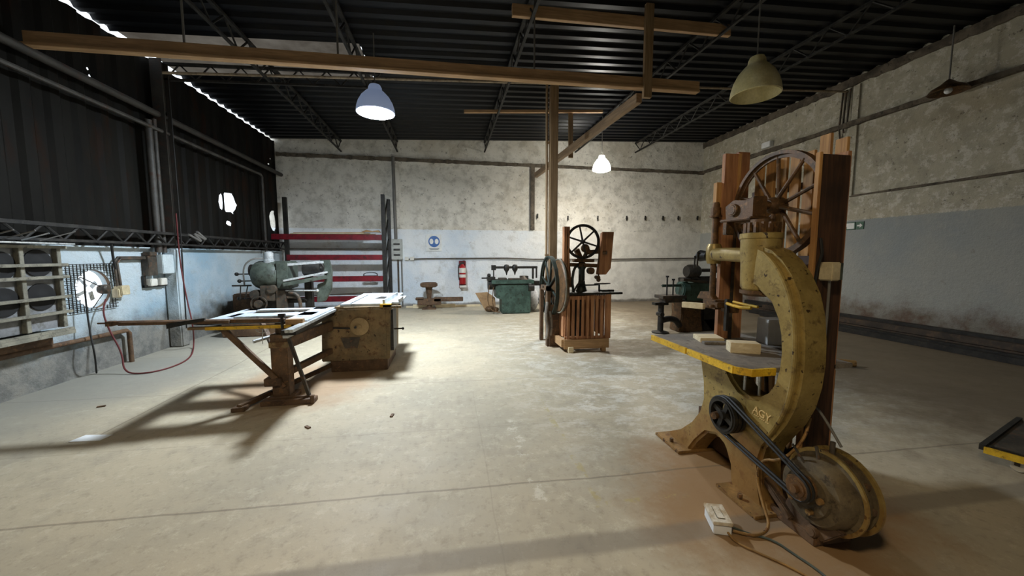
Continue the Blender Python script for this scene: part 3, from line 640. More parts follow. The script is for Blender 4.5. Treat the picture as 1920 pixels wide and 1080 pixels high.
build('side_lever', MB().cyl((-.765, 5.1, .52), (-.62, 5.1, .52), .010).sph((-.61, 5.1, .52), .018).box((-.765, 5.0, .25), (-.72, 5.3, .80)), M_BLACK, ps)
build('table', MB().box((-1.36, 4.96, .855), (-.74, 6.35, .885)).box((-.745, 5.1, .855), (-.64, 5.9, .88)), M_LAM, ps, bev=.003, label='pale bright table top')
build('blade_slot', MB().box((-1.25, 5.0, .885), (-1.23, 6.1, .888)).prism([(-1.05, 5.5), (-.9, 5.5), (-.9, 5.75), (-1.0, 5.8)], (0, 0, .885), (1, 0, 0), (0, 1, 0), (0, 0, .003)), M_BLACK, ps)
build('fence_rail', MB().cyl((-1.30, 4.90, .84), (-.60, 4.90, .845), .018).box((-.82, 4.86, .81), (-.72, 4.97, .875)), M_SAW, ps)
build('rip_fence', MB().beam((-.82, 4.93, .91), (-.78, 5.9, .91), .03, .05).box((-.66, 5.1, .885), (-.64, 5.5, .92)), M_ALU, ps)
build('fence_clamp', MB().box((-.86, 4.86, .845), (-.72, 4.95, .885)), M_YEL, ps, bev=.004, label='yellow fence clamp')
build('sliding_rail', MB().box((-1.47, 3.60, .80), (-1.40, 6.6, .83)).box((-1.55, 3.75, .72), (-1.50, 6.6, .75)), M_ALU, ps, bev=.003, label='bright sliding rail')
build('rail_beam', MB().box((-1.55, 3.72, .755), (-1.42, 6.55, .80)), M_BLACK, ps)
# outrigger
oz = .845
fr = MB().box((-2.42, 4.02, oz-.02), (-1.50, 4.16, oz)).box((-2.42, 4.86, oz-.02), (-1.50, 5.0, oz)).box((-2.45, 4.02, oz-.02), (-2.28, 5.0, oz)).box((-1.66, 4.02, oz-.02), (-1.42, 5.0, oz)).box((-2.35, 4.38, oz-.02), (-1.5, 4.62, oz))
build('outrigger_table', fr, M_LAM, ps, label='pale frame top with dark slots')
build('outrigger_edge', MB().box((-2.46, 3.95, oz-.055), (-1.52, 4.0, oz-.03)), M_SAW, ps)
build('yellow_strip', MB().box((-2.30, 3.93, oz-.058), (-1.54, 3.95, oz-.028)), M_YEL, ps, label='yellow painted strip')
build('crosscut_fence', MB().beam((-3.10, 4.0, .872), (-1.62, 4.0, .856), .05, .035).beam((-3.02, 3.96, .868), (-2.1, 3.96, .86), .03, .03).cyl((-3.22, 4.0, .872), (-3.10, 4.0, .872), .008).box((-3.14, 3.97, .845), (-3.09, 4.03, .89)), M_RUST, ps, label='long brown crosscut fence')
build('fence_stop', MB().prism([(0, -.05), (.0, 0), (.32, .045), (.32, .02)], (-2.62, 3.93, .862), (1, 0, 0), (0, 0, 1), (0, .02, 0)).cyl((-1.62, 3.93, .78), (-1.62, 3.93, .93), .014).box((-1.65, 3.915, .90), (-1.59, 3.945, .93)), M_BLACK, ps)
build('fence_end', MB().box((-1.60, 3.95, .80), (-1.44, 4.01, .868)), M_CARD, ps, bev=.003, label='orange brown end block')
# stand
build('stand_post', MB().box((-1.80, 4.06, .04), (-1.64, 4.20, .70)).cyl((-1.72, 4.13, .70), (-1.72, 4.13, .81), .05), M_RUST, ps, bev=.006)
build('stand_collar', MB().box((-1.81, 4.05, .56), (-1.63, 4.21, .62)), M_SAW, ps, bev=.004)
build('stand_foot', MB().box((-1.86, 3.92, 0), (-1.36, 4.04, .05)).box((-1.82, 3.98, .05), (-1.38, 4.02, .065)).cyl((-1.38, 3.93, .0), (-1.38, 3.93, .09), .02), M_RUST, ps, bev=.005)
build('stand_base', MB().box((-1.84, 4.0, 0), (-1.60, 4.26, .045)), M_RUST, ps)
build('strut', MB().beam((-2.18, 4.0, .78), (-1.68, 4.06, .15), .045, .05), M_RUST, ps, bev=.004)
build('strut', MB().beam((-2.25, 4.85, .78), (-1.76, 4.22, .30), .045, .05), M_RUST, ps, bev=.004)
build('strut', MB().beam((-1.62, 4.06, .66), (-1.43, 4.0, .06), .02, .035), M_STEEL, ps, label='thin steel strut')
build('swing_arm', MB().beam((-1.66, 4.14, .60), (-1.46, 5.0, .62), .07, .12), M_RUST, ps, bev=.005)
build('swing_arm', MB().beam((-1.80, 4.12, .22), (-1.46, 5.0, .30), .06, .07).box((-1.86, 4.02, .17), (-1.70, 4.2, .25)), M_RUST, ps, bev=.005)
build('floor_bar', MB().beam((-2.02, 3.86, .035), (-1.50, 5.0, .09), .05, .045).box((-2.07, 3.82, 0), (-1.95, 3.92, .04)), M_RUST, ps, bev=.005)
build('support_tube', MB().cyl((-1.98, 4.12, .62), (-1.50, 4.62, .72), .018), M_ALU, ps, label='bright round support tube')
build('wire', MB().tube([(-1.9, 4.0, .8), (-1.88, 4.0, .74), (-1.80, 4.0, .73), (-1.78, 4.0, .8)], .004, 6, 1).cyl((-1.83, 4.0, .79), (-1.84, 4.0, .62), .004, n=6), M_ALU, ps)

# ------------------------------------------------------------------ slatted bandsaw in the middle
ms = thing('bandsaw', 'old bandsaw standing on a reddish slatted crate beside the timber post', 'bandsaw', (2.15, 5.7, 0))
cr = MB()
for i in range(9):
    x_ = 1.81+.078*i; cr.box((x_, 5.40, .20), (x_+.042, 5.42, .88))
for i in range(7):
    y_ = 5.47+.085*i; cr.box((1.80, y_, .20), (1.815, y_+.045, .88)); cr.box((2.475, y_, .20), (2.49, y_+.045, .88))
build('crate_slats', cr, M_CRATE, ms, bev=.002)
build('crate_frame', MB().box((1.78, 5.42, .10), (2.50, 5.45, .24)).box((1.80, 5.42, .82), (2.50, 5.45, .88)).box((1.80, 6.0, .10), (2.50, 6.03, .88)).box((2.44, 5.38, .20), (2.52, 5.41, .90)), M_CRATE, ms, bev=.003)
build('skid', MB().box((1.72, 5.40, .08), (1.79, 6.05, .20)).box((1.76, 5.38, .05), (2.50, 5.42, .20)), M_BEAM, ms, bev=.004)
build('skid_foot', MB().box((1.82, 5.34, 0), (1.90, 5.44, .09)), M_PALE, ms, bev=.004, label='pale wedge under the crate')
build('skid_foot', MB().box((2.38, 5.36, 0), (2.44, 5.46, .09)).box((1.74, 5.98, 0), (1.82, 6.05, .09)).box((2.36, 5.98, 0), (2.44, 6.05, .09)), M_BEAM, ms, bev=.004)
build('machine_body', MB().box((2.06, 5.66, .14), (2.2, 5.84, .9)), M_BLACK, ms, bev=.02)
build('table', MB().prism([(1.78, 5.36), (2.72, 5.40), (2.74, 5.85), (1.78, 5.95)], (0, 0, .895), (1, 0, 0), (0, 1, 0), (0, 0, .035)), M_BLACK, ms, bev=.004)
build('column', MB().lathe([(.09, .93), (.07, 1.0), (.05, 1.1), (.05, 1.28), (.075, 1.32), (.075, 1.36), (.045, 1.40), (.04, 1.45)], (2.13, 5.66, 0), n=24), M_GREEN2, ms, label='dark green cast column')
build('column_bracket', MB().beam((2.13, 5.66, 1.40), (2.02, 5.62, 1.60), .06, .08).beam((2.13, 5.64, 1.42), (2.22, 5.6, 1.62), .05, .06).box((1.98, 5.55, 1.40), (2.30, 5.70, 1.45)).beam((2.16, 5.60, 1.55), (2.52, 5.58, 1.58), .05, .07).beam((1.9, 5.62, 1.36), (2.42, 5.60, 1.34), .05, .06).cyl((2.26, 5.56, 1.26), (2.26, 5.66, 1.26), .055).sph((2.16, 5.6, 1.62), .07), M_GUN, ms, bev=.006)
spoked(ms, 'upper_wheel', (2.08, 5.5, 1.72), (.08, 1, 0), .27, .035, .02, 6, .013, .035, .10, M_BLACK, M_BLACK)
build('guide_post', MB().cyl((2.36, 5.52, 1.12), (2.36, 5.52, 1.74), .012).sph((2.36, 5.52, 1.12), .035).cyl((2.33, 5.45, 1.16), (2.33, 5.55, 1.16), .03).cyl((2.42, 5.50, 1.55), (2.46, 5.46, 1.55), .03), M_GUN, ms)
build('blade_guard', MB().prism([(2.35, 1.20), (2.35, 1.24), (2.43, 1.88), (2.62, 1.88), (2.58, 1.30), (2.50, 1.20)], (0, 5.55, 0), (1, 0, 0), (0, 0, 1), (0, .05, 0)).prism([(2.35, 1.22), (2.38, 1.22), (2.44, 1.86), (2.40, 1.86)], (0, 5.50, 0), (1, 0, 0), (0, 0, 1), (0, .08, 0)), M_CRATE, ms, bev=.004, label='hinged brown wooden blade guard')
build('back_board', MB().box((1.78, 5.50, .22), (1.83, 5.60, 1.95)).box((1.84, 5.50, .9), (1.87, 5.62, 1.95)).prism([(1.83, 1.0), (1.95, 1.0), (1.90, 1.5), (1.83, 1.5)], (0, 5.6, 0), (1, 0, 0), (0, 0, 1), (0, .02, 0)), M_CRATE, ms, bev=.004)
build('table_fence', MB().ring((2.22, 5.6, 1.03), (0, .12, 1), .16, .015, .02).ring((2.46, 5.6, 1.05), (0, .12, 1), .13, .015, .02).cyl((2.4, 5.58, .93), (2.4, 5.58, 1.04), .015).box((2.42, 5.5, .93), (2.62, 5.6, .96)).tube([(1.95, 5.5, .95), (2.02, 5.5, 1.08), (2.12, 5.5, 1.1)], .014, 8, 1), M_BLACK, ms)
build('side_arm', MB().tube([(1.96, 5.55, .93), (1.93, 5.55, 1.1), (1.96, 5.55, 1.3), (2.05, 5.6, 1.36)], .022, 8, 1), M_GREEN2, ms)
build('flywheel_guard', MB().lathe([(0, -.02), (.40, -.02), (.42, 0), (.42, .05), (.39, .06), (0, .06)], (1.74, 5.66, 1.02), (1, 0, 0), 40), M_GUN, ms, label='round brown wheel cover')
build('guard_rim', MB().ring((1.74, 5.66, 1.02), (1, 0, 0), .435, .02, .012, 44), M_DKW, ms, label='pale rim of the wheel cover')
# belt driven wheel standing between post and bandsaw
dw = ms
spoked(dw, 'belt_wheel', (1.70, 6.05, .98), (1, 0, 0), .52, .07, .025, 8, .015, .05, .12, M_GREEN2, M_GREEN2)
build('upright', MB().box((1.60, 5.80, 0), (1.66, 5.90, 1.0)).box((1.60, 6.25, 0), (1.66, 6.33, 1.0)).box((1.60, 5.80, .92), (1.66, 6.33, 1.0)).box((1.64, 5.78, 0), (1.80, 5.84, .7)), M_RUST, dw, bev=.005)
build('shaft', MB().cyl((1.58, 6.05, .98), (2.0, 6.05, .98), .02), M_STEEL, dw)
build('hanging_rags', MB().tube([(1.60, 5.78, .75), (1.56, 5.76, .5), (1.61, 5.77, .35), (1.58, 5.75, .15)], .03, 8, 2).tube([(1.64, 5.77, .6), (1.67, 5.75, .4), (1.65, 5.76, .2)], .022, 8, 2), M_PLY, dw)

# ------------------------------------------------------------------ grey green radial machine by the side wall
rm = thing('radial_saw', 'grey green radial machine with long bright rails standing by the low blue white wall', 'machine', (-3.3, 7.7, 0))
build('base', MB().box((-4.1, 7.45, 0), (-2.75, 8.3, .32)), M_RUST, rm, bev=.02, label='rusty brown base')
build('pedestal', MB().box((-3.55, 7.55, .32), (-3.05, 8.0, .85)).box((-2.75, 7.7, 0), (-2.62, 7.85, 1.25)).box((-3.1, 7.6, .6), (-2.7, 7.9, .68)), M_BLACK, rm, bev=.02)
build('gear_housing', MB().lathe([(0, -.25), (.20, -.25), (.26, -.18), (.27, .1), (.22, .2), (.0, .22)], (-3.35, 7.7, 1.14), (1, 0, 0), 28).box((-3.16, 7.5, .88), (-2.93, 7.95, 1.40)), M_GREY, rm, bev=.02)
build('top_cap', MB().lathe([(.09, 1.35), (.09, 1.42), (.075, 1.43), (.075, 1.55), (.04, 1.58), (0, 1.58)], (-3.32, 7.65, 0), n=20), M_ALU, rm, label='bright round cap')
build('rail', MB().beam((-3.0, 7.55, 1.33), (-2.35, 7.65, 1.38), .10, .045), M_ALU, rm, bev=.003)
build('rail', MB().beam((-3.0, 7.45, 1.04), (-2.28, 7.6, 1.19), .16, .035), M_ALU, rm, bev=.003)
build('rail', MB().beam((-3.0, 7.40, .97), (-2.28, 7.55, 1.10), .06, .07), M_GREY, rm, bev=.003)
build('motor', MB().cyl((-2.72, 7.65, 1.25), (-2.42, 7.65, 1.25), .12).cyl((-2.42, 7.65, 1.25), (-2.38, 7.65, 1.25), .05), M_BLACK, rm)
build('blade_guard', MB().prism([(-2.42, 1.42), (-2.26, 1.42), (-2.22, 1.2), (-2.24, .85), (-2.36, .62), (-2.5, .6), (-2.48, .95), (-2.35, 1.0), (-2.34, 1.3)], (0, 7.6, 0), (1, 0, 0), (0, 0, 1), (0, .12, 0)), M_GREY, rm, bev=.01)
build('lever', MB().cyl((-3.0, 7.5, .85), (-2.46, 7.5, .84), .014).sph((-2.45, 7.5, .84), .03), M_ALU, rm)
build('handwheel', MB().ring((-3.43, 7.42, .62), (0, 1, 0), .14, .03, .02, 28).cyl((-3.43, 7.38, .62), (-3.43, 7.5, .62), .07), M_STEEL, rm)
kn = MB()
for (x_, z_) in ((-3.86, 1.16), (-3.82, 1.03), (-3.84, .70)): kn.cyl((x_, 7.6, z_), (-3.6, 7.65, z_), .012).sph((x_, 7.6, z_), .035)
kn.cyl((-3.92, 7.55, .95), (-3.6, 7.55, .95), .015).cyl((-3.78, 7.55, .95), (-3.80, 7.55, .70), .01).cyl((-3.66, 7.55, .95), (-3.72, 7.55, .70), .01).lathe([(0, -.04), (.12, -.03), (.12, .03), (0, .04)], (-3.62, 7.68, 1.22), (1, 0, 0), 20)
build('control_levers', kn, M_BLACK, rm)
build('front_castings', MB().box((-3.42, 7.45, .66), (-3.18, 7.6, .95)).box((-3.17, 7.48, .36), (-3.0, 7.6, .86)).cyl((-3.52, 7.46, .78), (-3.52, 7.6, .78), .09).cyl((-3.22, 7.42, .88), (-3.22, 7.55, .88), .08).tube([(-2.95, 7.5, .82), (-2.80, 7.5, .78), (-2.76, 7.52, .6), (-2.78, 7.55, .35)], .035, 10, 1).box((-3.0, 7.5, .7), (-2.8, 7.56, .76)), M_STEEL, rm, bev=.012)
build('air_hose', MB().tube([(-3.74, 7.6, .95), (-3.70, 7.5, 1.3), (-3.55, 7.5, 1.45), (-3.4, 7.6, 1.45)], .014, 8, 2), M_GCAB, rm)
mesh_thing('timber_block', MB().box((-4.35, 8.35, .35), (-3.5, 8.9, .72)).box((-4.3, 8.4, 0), (-3.6, 8.85, .35)), M_RUST, 'brown crate like block against the side wall behind the radial machine', 'block', bev=.02)

# ------------------------------------------------------------------ red storage rack
rk = thing('storage_rack', 'tall storage rack of red beams on black uprights against the back wall', 'rack', (-3.0, 10.8, 0))
for x_, y_, h_ in ((-4.16, 10.62, 3.02), (-1.71, 10.62, 3.16)): build('upright', MB().box((x_-.05, y_-.04, 0), (x_+.05, y_+.04, h_)), M_BLACK, rk, bev=.004)
for x_ in (-1.64,): build('upright', MB().box((x_-.04, 11.05, 0), (x_+.05, 11.13, 3.1)), M_BLACK, rk, bev=.004)
for k, (z_, h_) in enumerate(((2.00, .14), (1.46, .14), (.88, .14), (.34, .14))):
    build('beam', MB().box((-4.5 if k == 0 else -4.16, 10.55, z_-h_/2), (-1.76, 10.60, z_+h_/2)).box((-4.5 if k == 0 else -4.16, 10.54, z_-h_/2-.005), (-1.76, 10.60, z_-h_/2+.012)), M_RED, rk, bev=.004)
br = MB()
for k in range(5): z_ = .4+.55*k; br.beam((-1.68, 10.66, z_), (-1.66, 11.08, z_+.5), .03, .02)
build('brace', br, M_BLACK, rk)
r = random.Random(5)
for k in range(5):
    y_ = 10.56+.08*k; z0 = 2.083+.022*(k % 2)
    mesh_thing('loose_board', MB().beam((-4.1+.12*r.random(), y_, z0), (-1.85-.5*r.random(), y_, z0+.03*r.random()), .07, .02), M_CARD if k % 2 else M_PALE,
               'thin board lying loose on the top red rack beam', 'board', group='thin boards lying on the top rack shelf')
mesh_thing('bent_sheet', MB().prism([(-2.3, 0), (-2.15, .07), (-2.0, .03), (-1.85, .06), (-1.8, 0), (-1.95, .015)], (0, 10.58, 2.135), (1, 0, 0), (0, 0, 1), (0, .2, 0)), M_CARD, 'crumpled brown sheet at the upright end of the top rack shelf', 'sheet')
mesh_thing('wire_basket', MB().tube([(-2.30, 10.7, .955), (-2.28, 10.7, 1.02), (-2.1, 10.7, 1.04), (-1.95, 10.7, 1.02), (-1.93, 10.7, .955)], .008, 6, 1).tube([(-2.30, 10.8, .955), (-2.28, 10.8, 1.02), (-2.1, 10.8, 1.04), (-1.95, 10.8, 1.02), (-1.93, 10.8, .955)], .008, 6, 1).box((-2.3, 10.7, .94), (-1.93, 10.8, .957)), M_BLACK, 'small wire basket on the third red rack shelf', 'basket')
mesh_thing('pallet_stack', MB().box((-3.9, 10.55, .44), (-2.2, 10.58, .46)).beam((-3.6, 10.53, .44), (-2.05, 10.52, .50), .03, .03), M_STEEL, 'slim grey bar resting on the lowest red rack beam', 'bar')
mesh_thing('wall_pipe', MB().cyl((-4.3, 11.12, 1.69), (-1.55, 11.12, 1.69), .02), M_STEEL, 'thin dark pipe running along the back wall behind the red rack', 'pipe')

# ------------------------------------------------------------------ things on the back wall
db = thing('distribution_box', 'grey white distribution box with three breaker rows on the back wall', 'electrical box', (-1.44, 11.1, 1.38))
build('case', MB().box((-1.59, 11.08, 1.39), (-1.29, 11.2, 1.98)), dirty('grey_box', '#b4b6b0', '#9c9e98', None, 4, .5), db, bev=.008)
for k in range(3): build('breaker_row', MB().box((-1.53, 11.065, 1.50+.155*k), (-1.35, 11.085, 1.55+.155*k)), M_BLACK, db, bev=.002)
mesh_thing('wall_conduit', MB().cyl((-1.46, 11.1, 1.98), (-1.48, 11.1, 4.3), .045, n=12), M_GCAB, 'thick grey conduit rising up the pilaster from the distribution box', 'conduit')
mesh_thing('wall_conduit', MB().cyl((-1.42, 11.13, 0), (-1.42, 11.13, 1.39), .025, n=10), M_STEEL, 'dark conduit dropping to the floor directly under the distribution box', 'conduit')
mesh_thing('wall_conduit', MB().cyl((-1.32, 11.13, 0), (-1.32, 11.13, 1.39), .02, n=10), M_GCAB, 'second thinner conduit dropping to the floor from the edge of the distribution box', 'conduit')
p = [A(x, y, Y=11.15) for x, y in ((760, 486), (800, 485), (950, 484), (1000, 486), (1150, 486), (1314, 484))]
mesh_thing('wall_pipe', MB().tube(p, .018, 8), M_STEEL, 'long thin dark pipe running level along the white part of the back wall', 'pipe')
for k, x_ in enumerate((-1.17, -1.02)):
    mesh_thing('wall_socket', MB().box((x_-.06, 11.12, 1.37), (x_+.05, 11.2, 1.47)), M_WHITE, ('white socket on the back wall touching the distribution box side', 'white socket on the back wall further along the thin dark pipe')[k], 'socket', bev=.008)
sg = thing('safety_sign', 'white safety sign with a blue ear protection disc on the back wall', 'sign', (-.385, 11.17, 1.65))
build('panel', MB().box((-.60, 11.17, 1.64), (-.17, 11.2, 2.13)), M_PAPER, sg, bev=.002)
build('disc', MB().cyl((-.385, 11.17, 1.92), (-.385, 11.162, 1.92), .165, n=36), M_BLU, sg)
pg = MB().lathe([(.001, 0), (.06, 0), (.06, .006), (.001, .006)], (-.385, 11.162, 1.95), (0, -1, 0), 20)
build('ear_protection_symbol', MB().prism([(.055*math.cos(a)-.46, .08*math.sin(a)+1.92) for a in [2*PI*i/16 for i in range(16)]], (0, 11.155, 0), (1, 0, 0), (0, 0, 1), (0, .007, 0)).prism([(.055*math.cos(a)-.31, .08*math.sin(a)+1.92) for a in [2*PI*i/16 for i in range(16)]], (0, 11.155, 0), (1, 0, 0), (0, 0, 1), (0, .007, 0)), M_PAPER, sg)
build('caption_lines', MB().box((-.53, 11.165, 1.70), (-.24, 11.17, 1.715)).box((-.50, 11.165, 1.67), (-.27, 11.17, 1.68)), M_GREY, sg)
fx = thing('fire_extinguisher', 'red fire extinguisher hanging on the white back wall', 'fire extinguisher', (.43, 11.05, .55))
build('bottle', MB().lathe([(0, .66), (.085, .66), (.10, .69), (.10, 1.12), (.08, 1.19), (.04, 1.23), (.035, 1.27), (0, 1.27)], (.43, 11.04, 0), n=24), M_REDX, fx)
fv = build('valve', MB().box((.38, 11.0, 1.26), (.48, 11.08, 1.31)).beam((.36, 11.04, 1.33), (.50, 11.04, 1.36), .03, .02), M_BLACK, fx)
build('hose', MB().tube([(.39, 11.0, 1.29), (.31, 11.0, 1.22), (.31, 11.0, .95), (.33, 11.0, .78)], .014, 8, 2), M_BLACK, fv)
build('label_sticker', MB().lathe([(.102, .86), (.102, .95)], (.43, 11.04, 0), n=24).lathe([(.102, 1.0), (.102, 1.14)], (.43, 11.04, 0), n=24), M_WHITE, fx, label='pale stickers round the bottle')
build('bracket', MB().box((.33, 11.12, .55), (.53, 11.2, 1.35)), M_RED, fx)
build('holder', MB().box((.34, 11.0, .56), (.54, 11.15, .62)), M_WHITE, fx)
hooks = (1008, 1065, 1121, 1175, 1210, 1243, 1272, 1308)
hl = None
for i, x_ in enumerate(hooks):
    p = A(x_, 409 if i else 405, Y=11.16)
    m = MB().beam(p+V((0, 0, -.07)), p+V((0, 0, .07)), .03, .05).cyl(p, p+V((0, .05, 0)), .02)
    mesh_thing('wall_hook', m, M_BLACK, 'short dark iron hook in the row on the back wall', 'hook', group='iron hooks in a row on the back wall')
p = A(1438, 272, X=XR-.06); mesh_thing('wall_bracket', MB().box((XR-.12, p.y-.15, p.z-.07), (XR, p.y+.12, p.z+.07)), M_FOAM, 'small white box on the side wall just over the ledge behind the wooden guard', 'box', bev=.01)

# T shaped stand by the back wall
ts = thing('tee_stand', 'brown machine stand with round head and long side arm before the white wall', 'stand', (-.5, 10.5, 0))
build('column', MB().lathe([(.15, 0), (.15, .04), (.07, .06), (.06, .3), (.09, .55), (.1, .62)], (-.53, 10.6, 0), n=20), M_RUST, ts)
build('head', MB().lathe([(0, .60), (.19, .62), (.24, .65), (.24, .72), (.2, .75), (0, .75)], (-.53, 10.6, 0), n=28), M_RUST, ts)
build('arm', MB().box((-.90, 10.5, .26), (-.68, 10.68, .33)).box((-.85, 10.5, .12), (-.2, 10.66, .30)).box((-.4, 10.5, .21), (.42, 10.62, .33)), M_RUST, ts, bev=.01)
build('foot_plate', MB().box((-.72, 10.45, 0), (-.34, 10.75, .03)), M_RUST, ts)
mesh_thing('wall_plate', MB().box((-.42, 10.72, 0.33), (-.14, 10.76, .42)).box((-.42, 10.72, 0), (-.38, 10.76, .33)), M_ALU, 'small grey metal plate standing behind the arm of the brown stand', 'plate')
mesh_thing('pale_board', MB().box((-1.2, 10.88, 0), (.95, 11.0, .05)), M_PALE, 'long pale board lying on the floor along the back wall', 'board', bev=.004)
mesh_thing('pale_board', MB().box((-1.0, 10.8, .0), (.2, 10.87, .10)), M_PALE, 'shorter pale board on edge behind the brown stand', 'board', bev=.004)

# green lathe like machine
gm = thing('green_machine', 'dark green boring machine with overhead bar before the back wall', 'machine', (1.7, 9.5, 0))
build('cabinet', MB().prism([(1.36, .02), (1.36, .38), (1.22, .42), (1.20, .72), (1.30, .76), (2.12, .76), (2.12, .02)], (0, 9.3, 0), (1, 0, 0), (0, 0, 1), (0, .5, 0)).box((1.38, 9.32, 0), (2.10, 9.78, .03)), M_GREEN, gm, bev=.01)
build('bed', MB().box((1.10, 9.25, .78), (2.2, 9.85, .88)), M_GREEN, gm, bev=.01)
build('side_motor', MB().cyl((1.02, 9.5, .76), (1.28, 9.5, .76), .14).box((1.0, 9.35, .86), (1.2, 9.6, .96)).cyl((.85, 9.4, .93), (1.2, 9.4, .93), .018).sph((1.04, 9.4, 1.0), .05), M_BLACK, gm)
build('overhead_bar', MB().box((1.15, 9.4, 1.17), (2.32, 9.47, 1.23)).box((1.11, 9.37, 1.13), (1.22, 9.50, 1.26)).box((1.15, 9.4, .88), (1.18, 9.44, 1.2)).box((2.18, 9.38, .9), (2.22, 9.46, 1.2)).box((2.28, 9.38, .92), (2.31, 9.46, 1.2)), M_BLACK, gm, bev=.004)
for x_ in (1.50, 1.72): build('drill_head', MB().lathe([(.01, 1.0), (.03, 1.08), (.07, 1.14), (.08, 1.22), (.05, 1.27), (0, 1.28)], (x_, 9.42, 0), n=16), M_BLACK, gm)
build('bench_clutter', MB().box((1.55, 9.3, .88), (1.85, 9.5, .92)).cyl((1.95, 9.4, .88), (1.95, 9.4, .98), .12, .02).box((1.3, 9.35, .88), (1.5, 9.6, .93)).box((1.9, 9.5, .88), (2.1, 9.7, .97)), M_STEEL, gm, bev=.006)
build('duct', MB().box((2.2, 9.4, .72), (2.95, 9.6, .84)).cyl((2.05, 9.3, .68), (2.2, 9.3, .68), .09), M_BLACK, gm, label='black duct leading behind the post')
build('cable', MB().tube([(1.05, 9.35, .75), (.98, 9.3, .4), (1.06, 9.25, .1), (1.3, 9.24, .06)], .012, 6, 2).tube([(1.15, 9.35, .7), (1.10, 9.3, .3), (1.2, 9.25, .08)], .012, 6, 2), M_GUN, gm)
mesh_thing('cardboard_sheet', MB().prism([(.72, .50), (1.05, .52), (1.26, .36), (1.28, .02), (1.0, .0)], (0, 9.9, 0), (1, 0, 0), (0, 0, 1), (0, .03, .0)), M_CARD, 'brown cardboard piece leaning beside the dark green machine', 'cardboard')
mesh_thing('rubbish_heap', MB().sph((1.1, 9.75, .08), .11, sc=(1.2, 1, .75)).sph((1.25, 9.7, .07), .09, sc=(1, 1, .75)), M_GUN, 'small heap of dark rags on the floor by the cardboard', 'rags')
for k, (x_, r_) in enumerate(((2.31, .15), (2.62, .15), (2.93, .15))):
    m = MB().sph((x_, 9.85, .30), r_, 18, (1, .9, 2.0)); rr_ = random.Random(k)
    m.v = [p*1.0+V((rr_.uniform(-.015, .015), 0, rr_.uniform(-.015, .015))) for p in m.v]
    mesh_thing('plastic_sack', m, M_SACK, ('white printed sack standing against the dark green machine', 'white sack in the middle of the row by the dark green machine', 'white sack half hidden behind the timber post')[k], 'sack', group='white sacks behind the post')

# ------------------------------------------------------------------ dark machines beyond the bronze bandsaw
jm = thing('tenoning_machine', 'black cast iron tenoning machine with small raised table behind the bronze bandsaw', 'machine', (4.6, 6.6, 0))
build('pedestal', MB().prism([(-.26, 0), (-.22, .35), (-.24, .62), (.22, .62), (.2, .35), (.26, 0)], (4.72, 6.45, 0), (1, 0, 0), (0, 0, 1), (0, .35, 0)), M_GUN, jm, bev=.02)
build('pedestal', MB().prism([(5.0, 0.22), (4.98, .62), (5.2, .62), (5.62, 0), (5.2, 0)], (0, 6.5, 0), (1, 0, 0), (0, 0, 1), (0, .3, 0)).box((5.0, 6.5, 0), (5.3, 6.8, .25)), M_BLACK, jm, bev=.02)
build('side_foot', MB().cyl((4.08, 6.5, .05), (4.08, 6.5, .58), .055).lathe([(0, 0), (.16, 0), (.16, .02), (.05, .05), (0, .05)], (4.08, 6.5, 0), n=20).cyl((4.02, 6.35, .38), (4.02, 6.5, .38), .045).tube([(4.08, 6.5, .24), (4.25, 6.5, .28), (4.4, 6.5, .25), (4.5, 6.5, .12)], .06, 10, 2).box((3.92, 6.44, .55), (4.2, 6.56, .60)), M_BLACK, jm)
build('work_table', MB().box((4.02, 6.35, .68), (4.52, 6.65, .74)).box((4.1, 6.4, .60), (4.46, 6.6, .68)), M_STEEL, jm, bev=.004)
build('head', MB().cyl((4.46, 6.5, .84), (4.62, 6.5, .84), .16).box((4.55, 6.42, .62), (5.12, 6.75, .98)).box((4.05, 6.45, .90), (4.5, 6.5, .95)), M_GREEN, jm, bev=.02)
build('top_arm', MB().beam((4.45, 6.42, 1.04), (5.3, 6.5, .95), .1, .05).box((5.0, 6.42, .58), (5.75, 6.62, .66)), M_STEEL, jm, bev=.004)
for x_, z_ in ((4.14, 1.12), (4.27, 1.06)): build('feed_screw', MB().cyl((x_, 6.42, .74), (x_, 6.42, z_), .014).cyl((x_, 6.42, z_-.03), (x_, 6.42, z_), .03), M_BLACK, jm)
rmn = thing('planing_machine', 'dark planing machine against the back wall corner behind the bandsaw guide', 'machine', (7.2, 9.7, 0))
build('body', MB().prism([(6.75, .0), (6.9, .5), (6.85, .85), (7.75, .85), (7.8, 0)], (0, 9.5, 0), (1, 0, 0), (0, 0, 1), (0, .6, 0)), M_BLACK, rmn, bev=.02)
build('cutter_head', MB().lathe([(0, -.2), (.16, -.2), (.2, -.12), (.2, .12), (.14, .2), (0, .2)], (6.98, 9.6, 1.05), (1, 0, 0), 20).box((6.9, 9.5, .8), (7.1, 9.8, .95)), M_BLACK, rmn)
build('shaft', MB().cyl((7.1, 9.6, 1.08), (7.75, 9.6, 1.08), .05).box((7.2, 9.55, .80), (7.7, 9.8, .90)).cyl((7.7, 9.6, 1.1), (7.78, 9.6, 1.1), .1), M_BLACK, rmn)

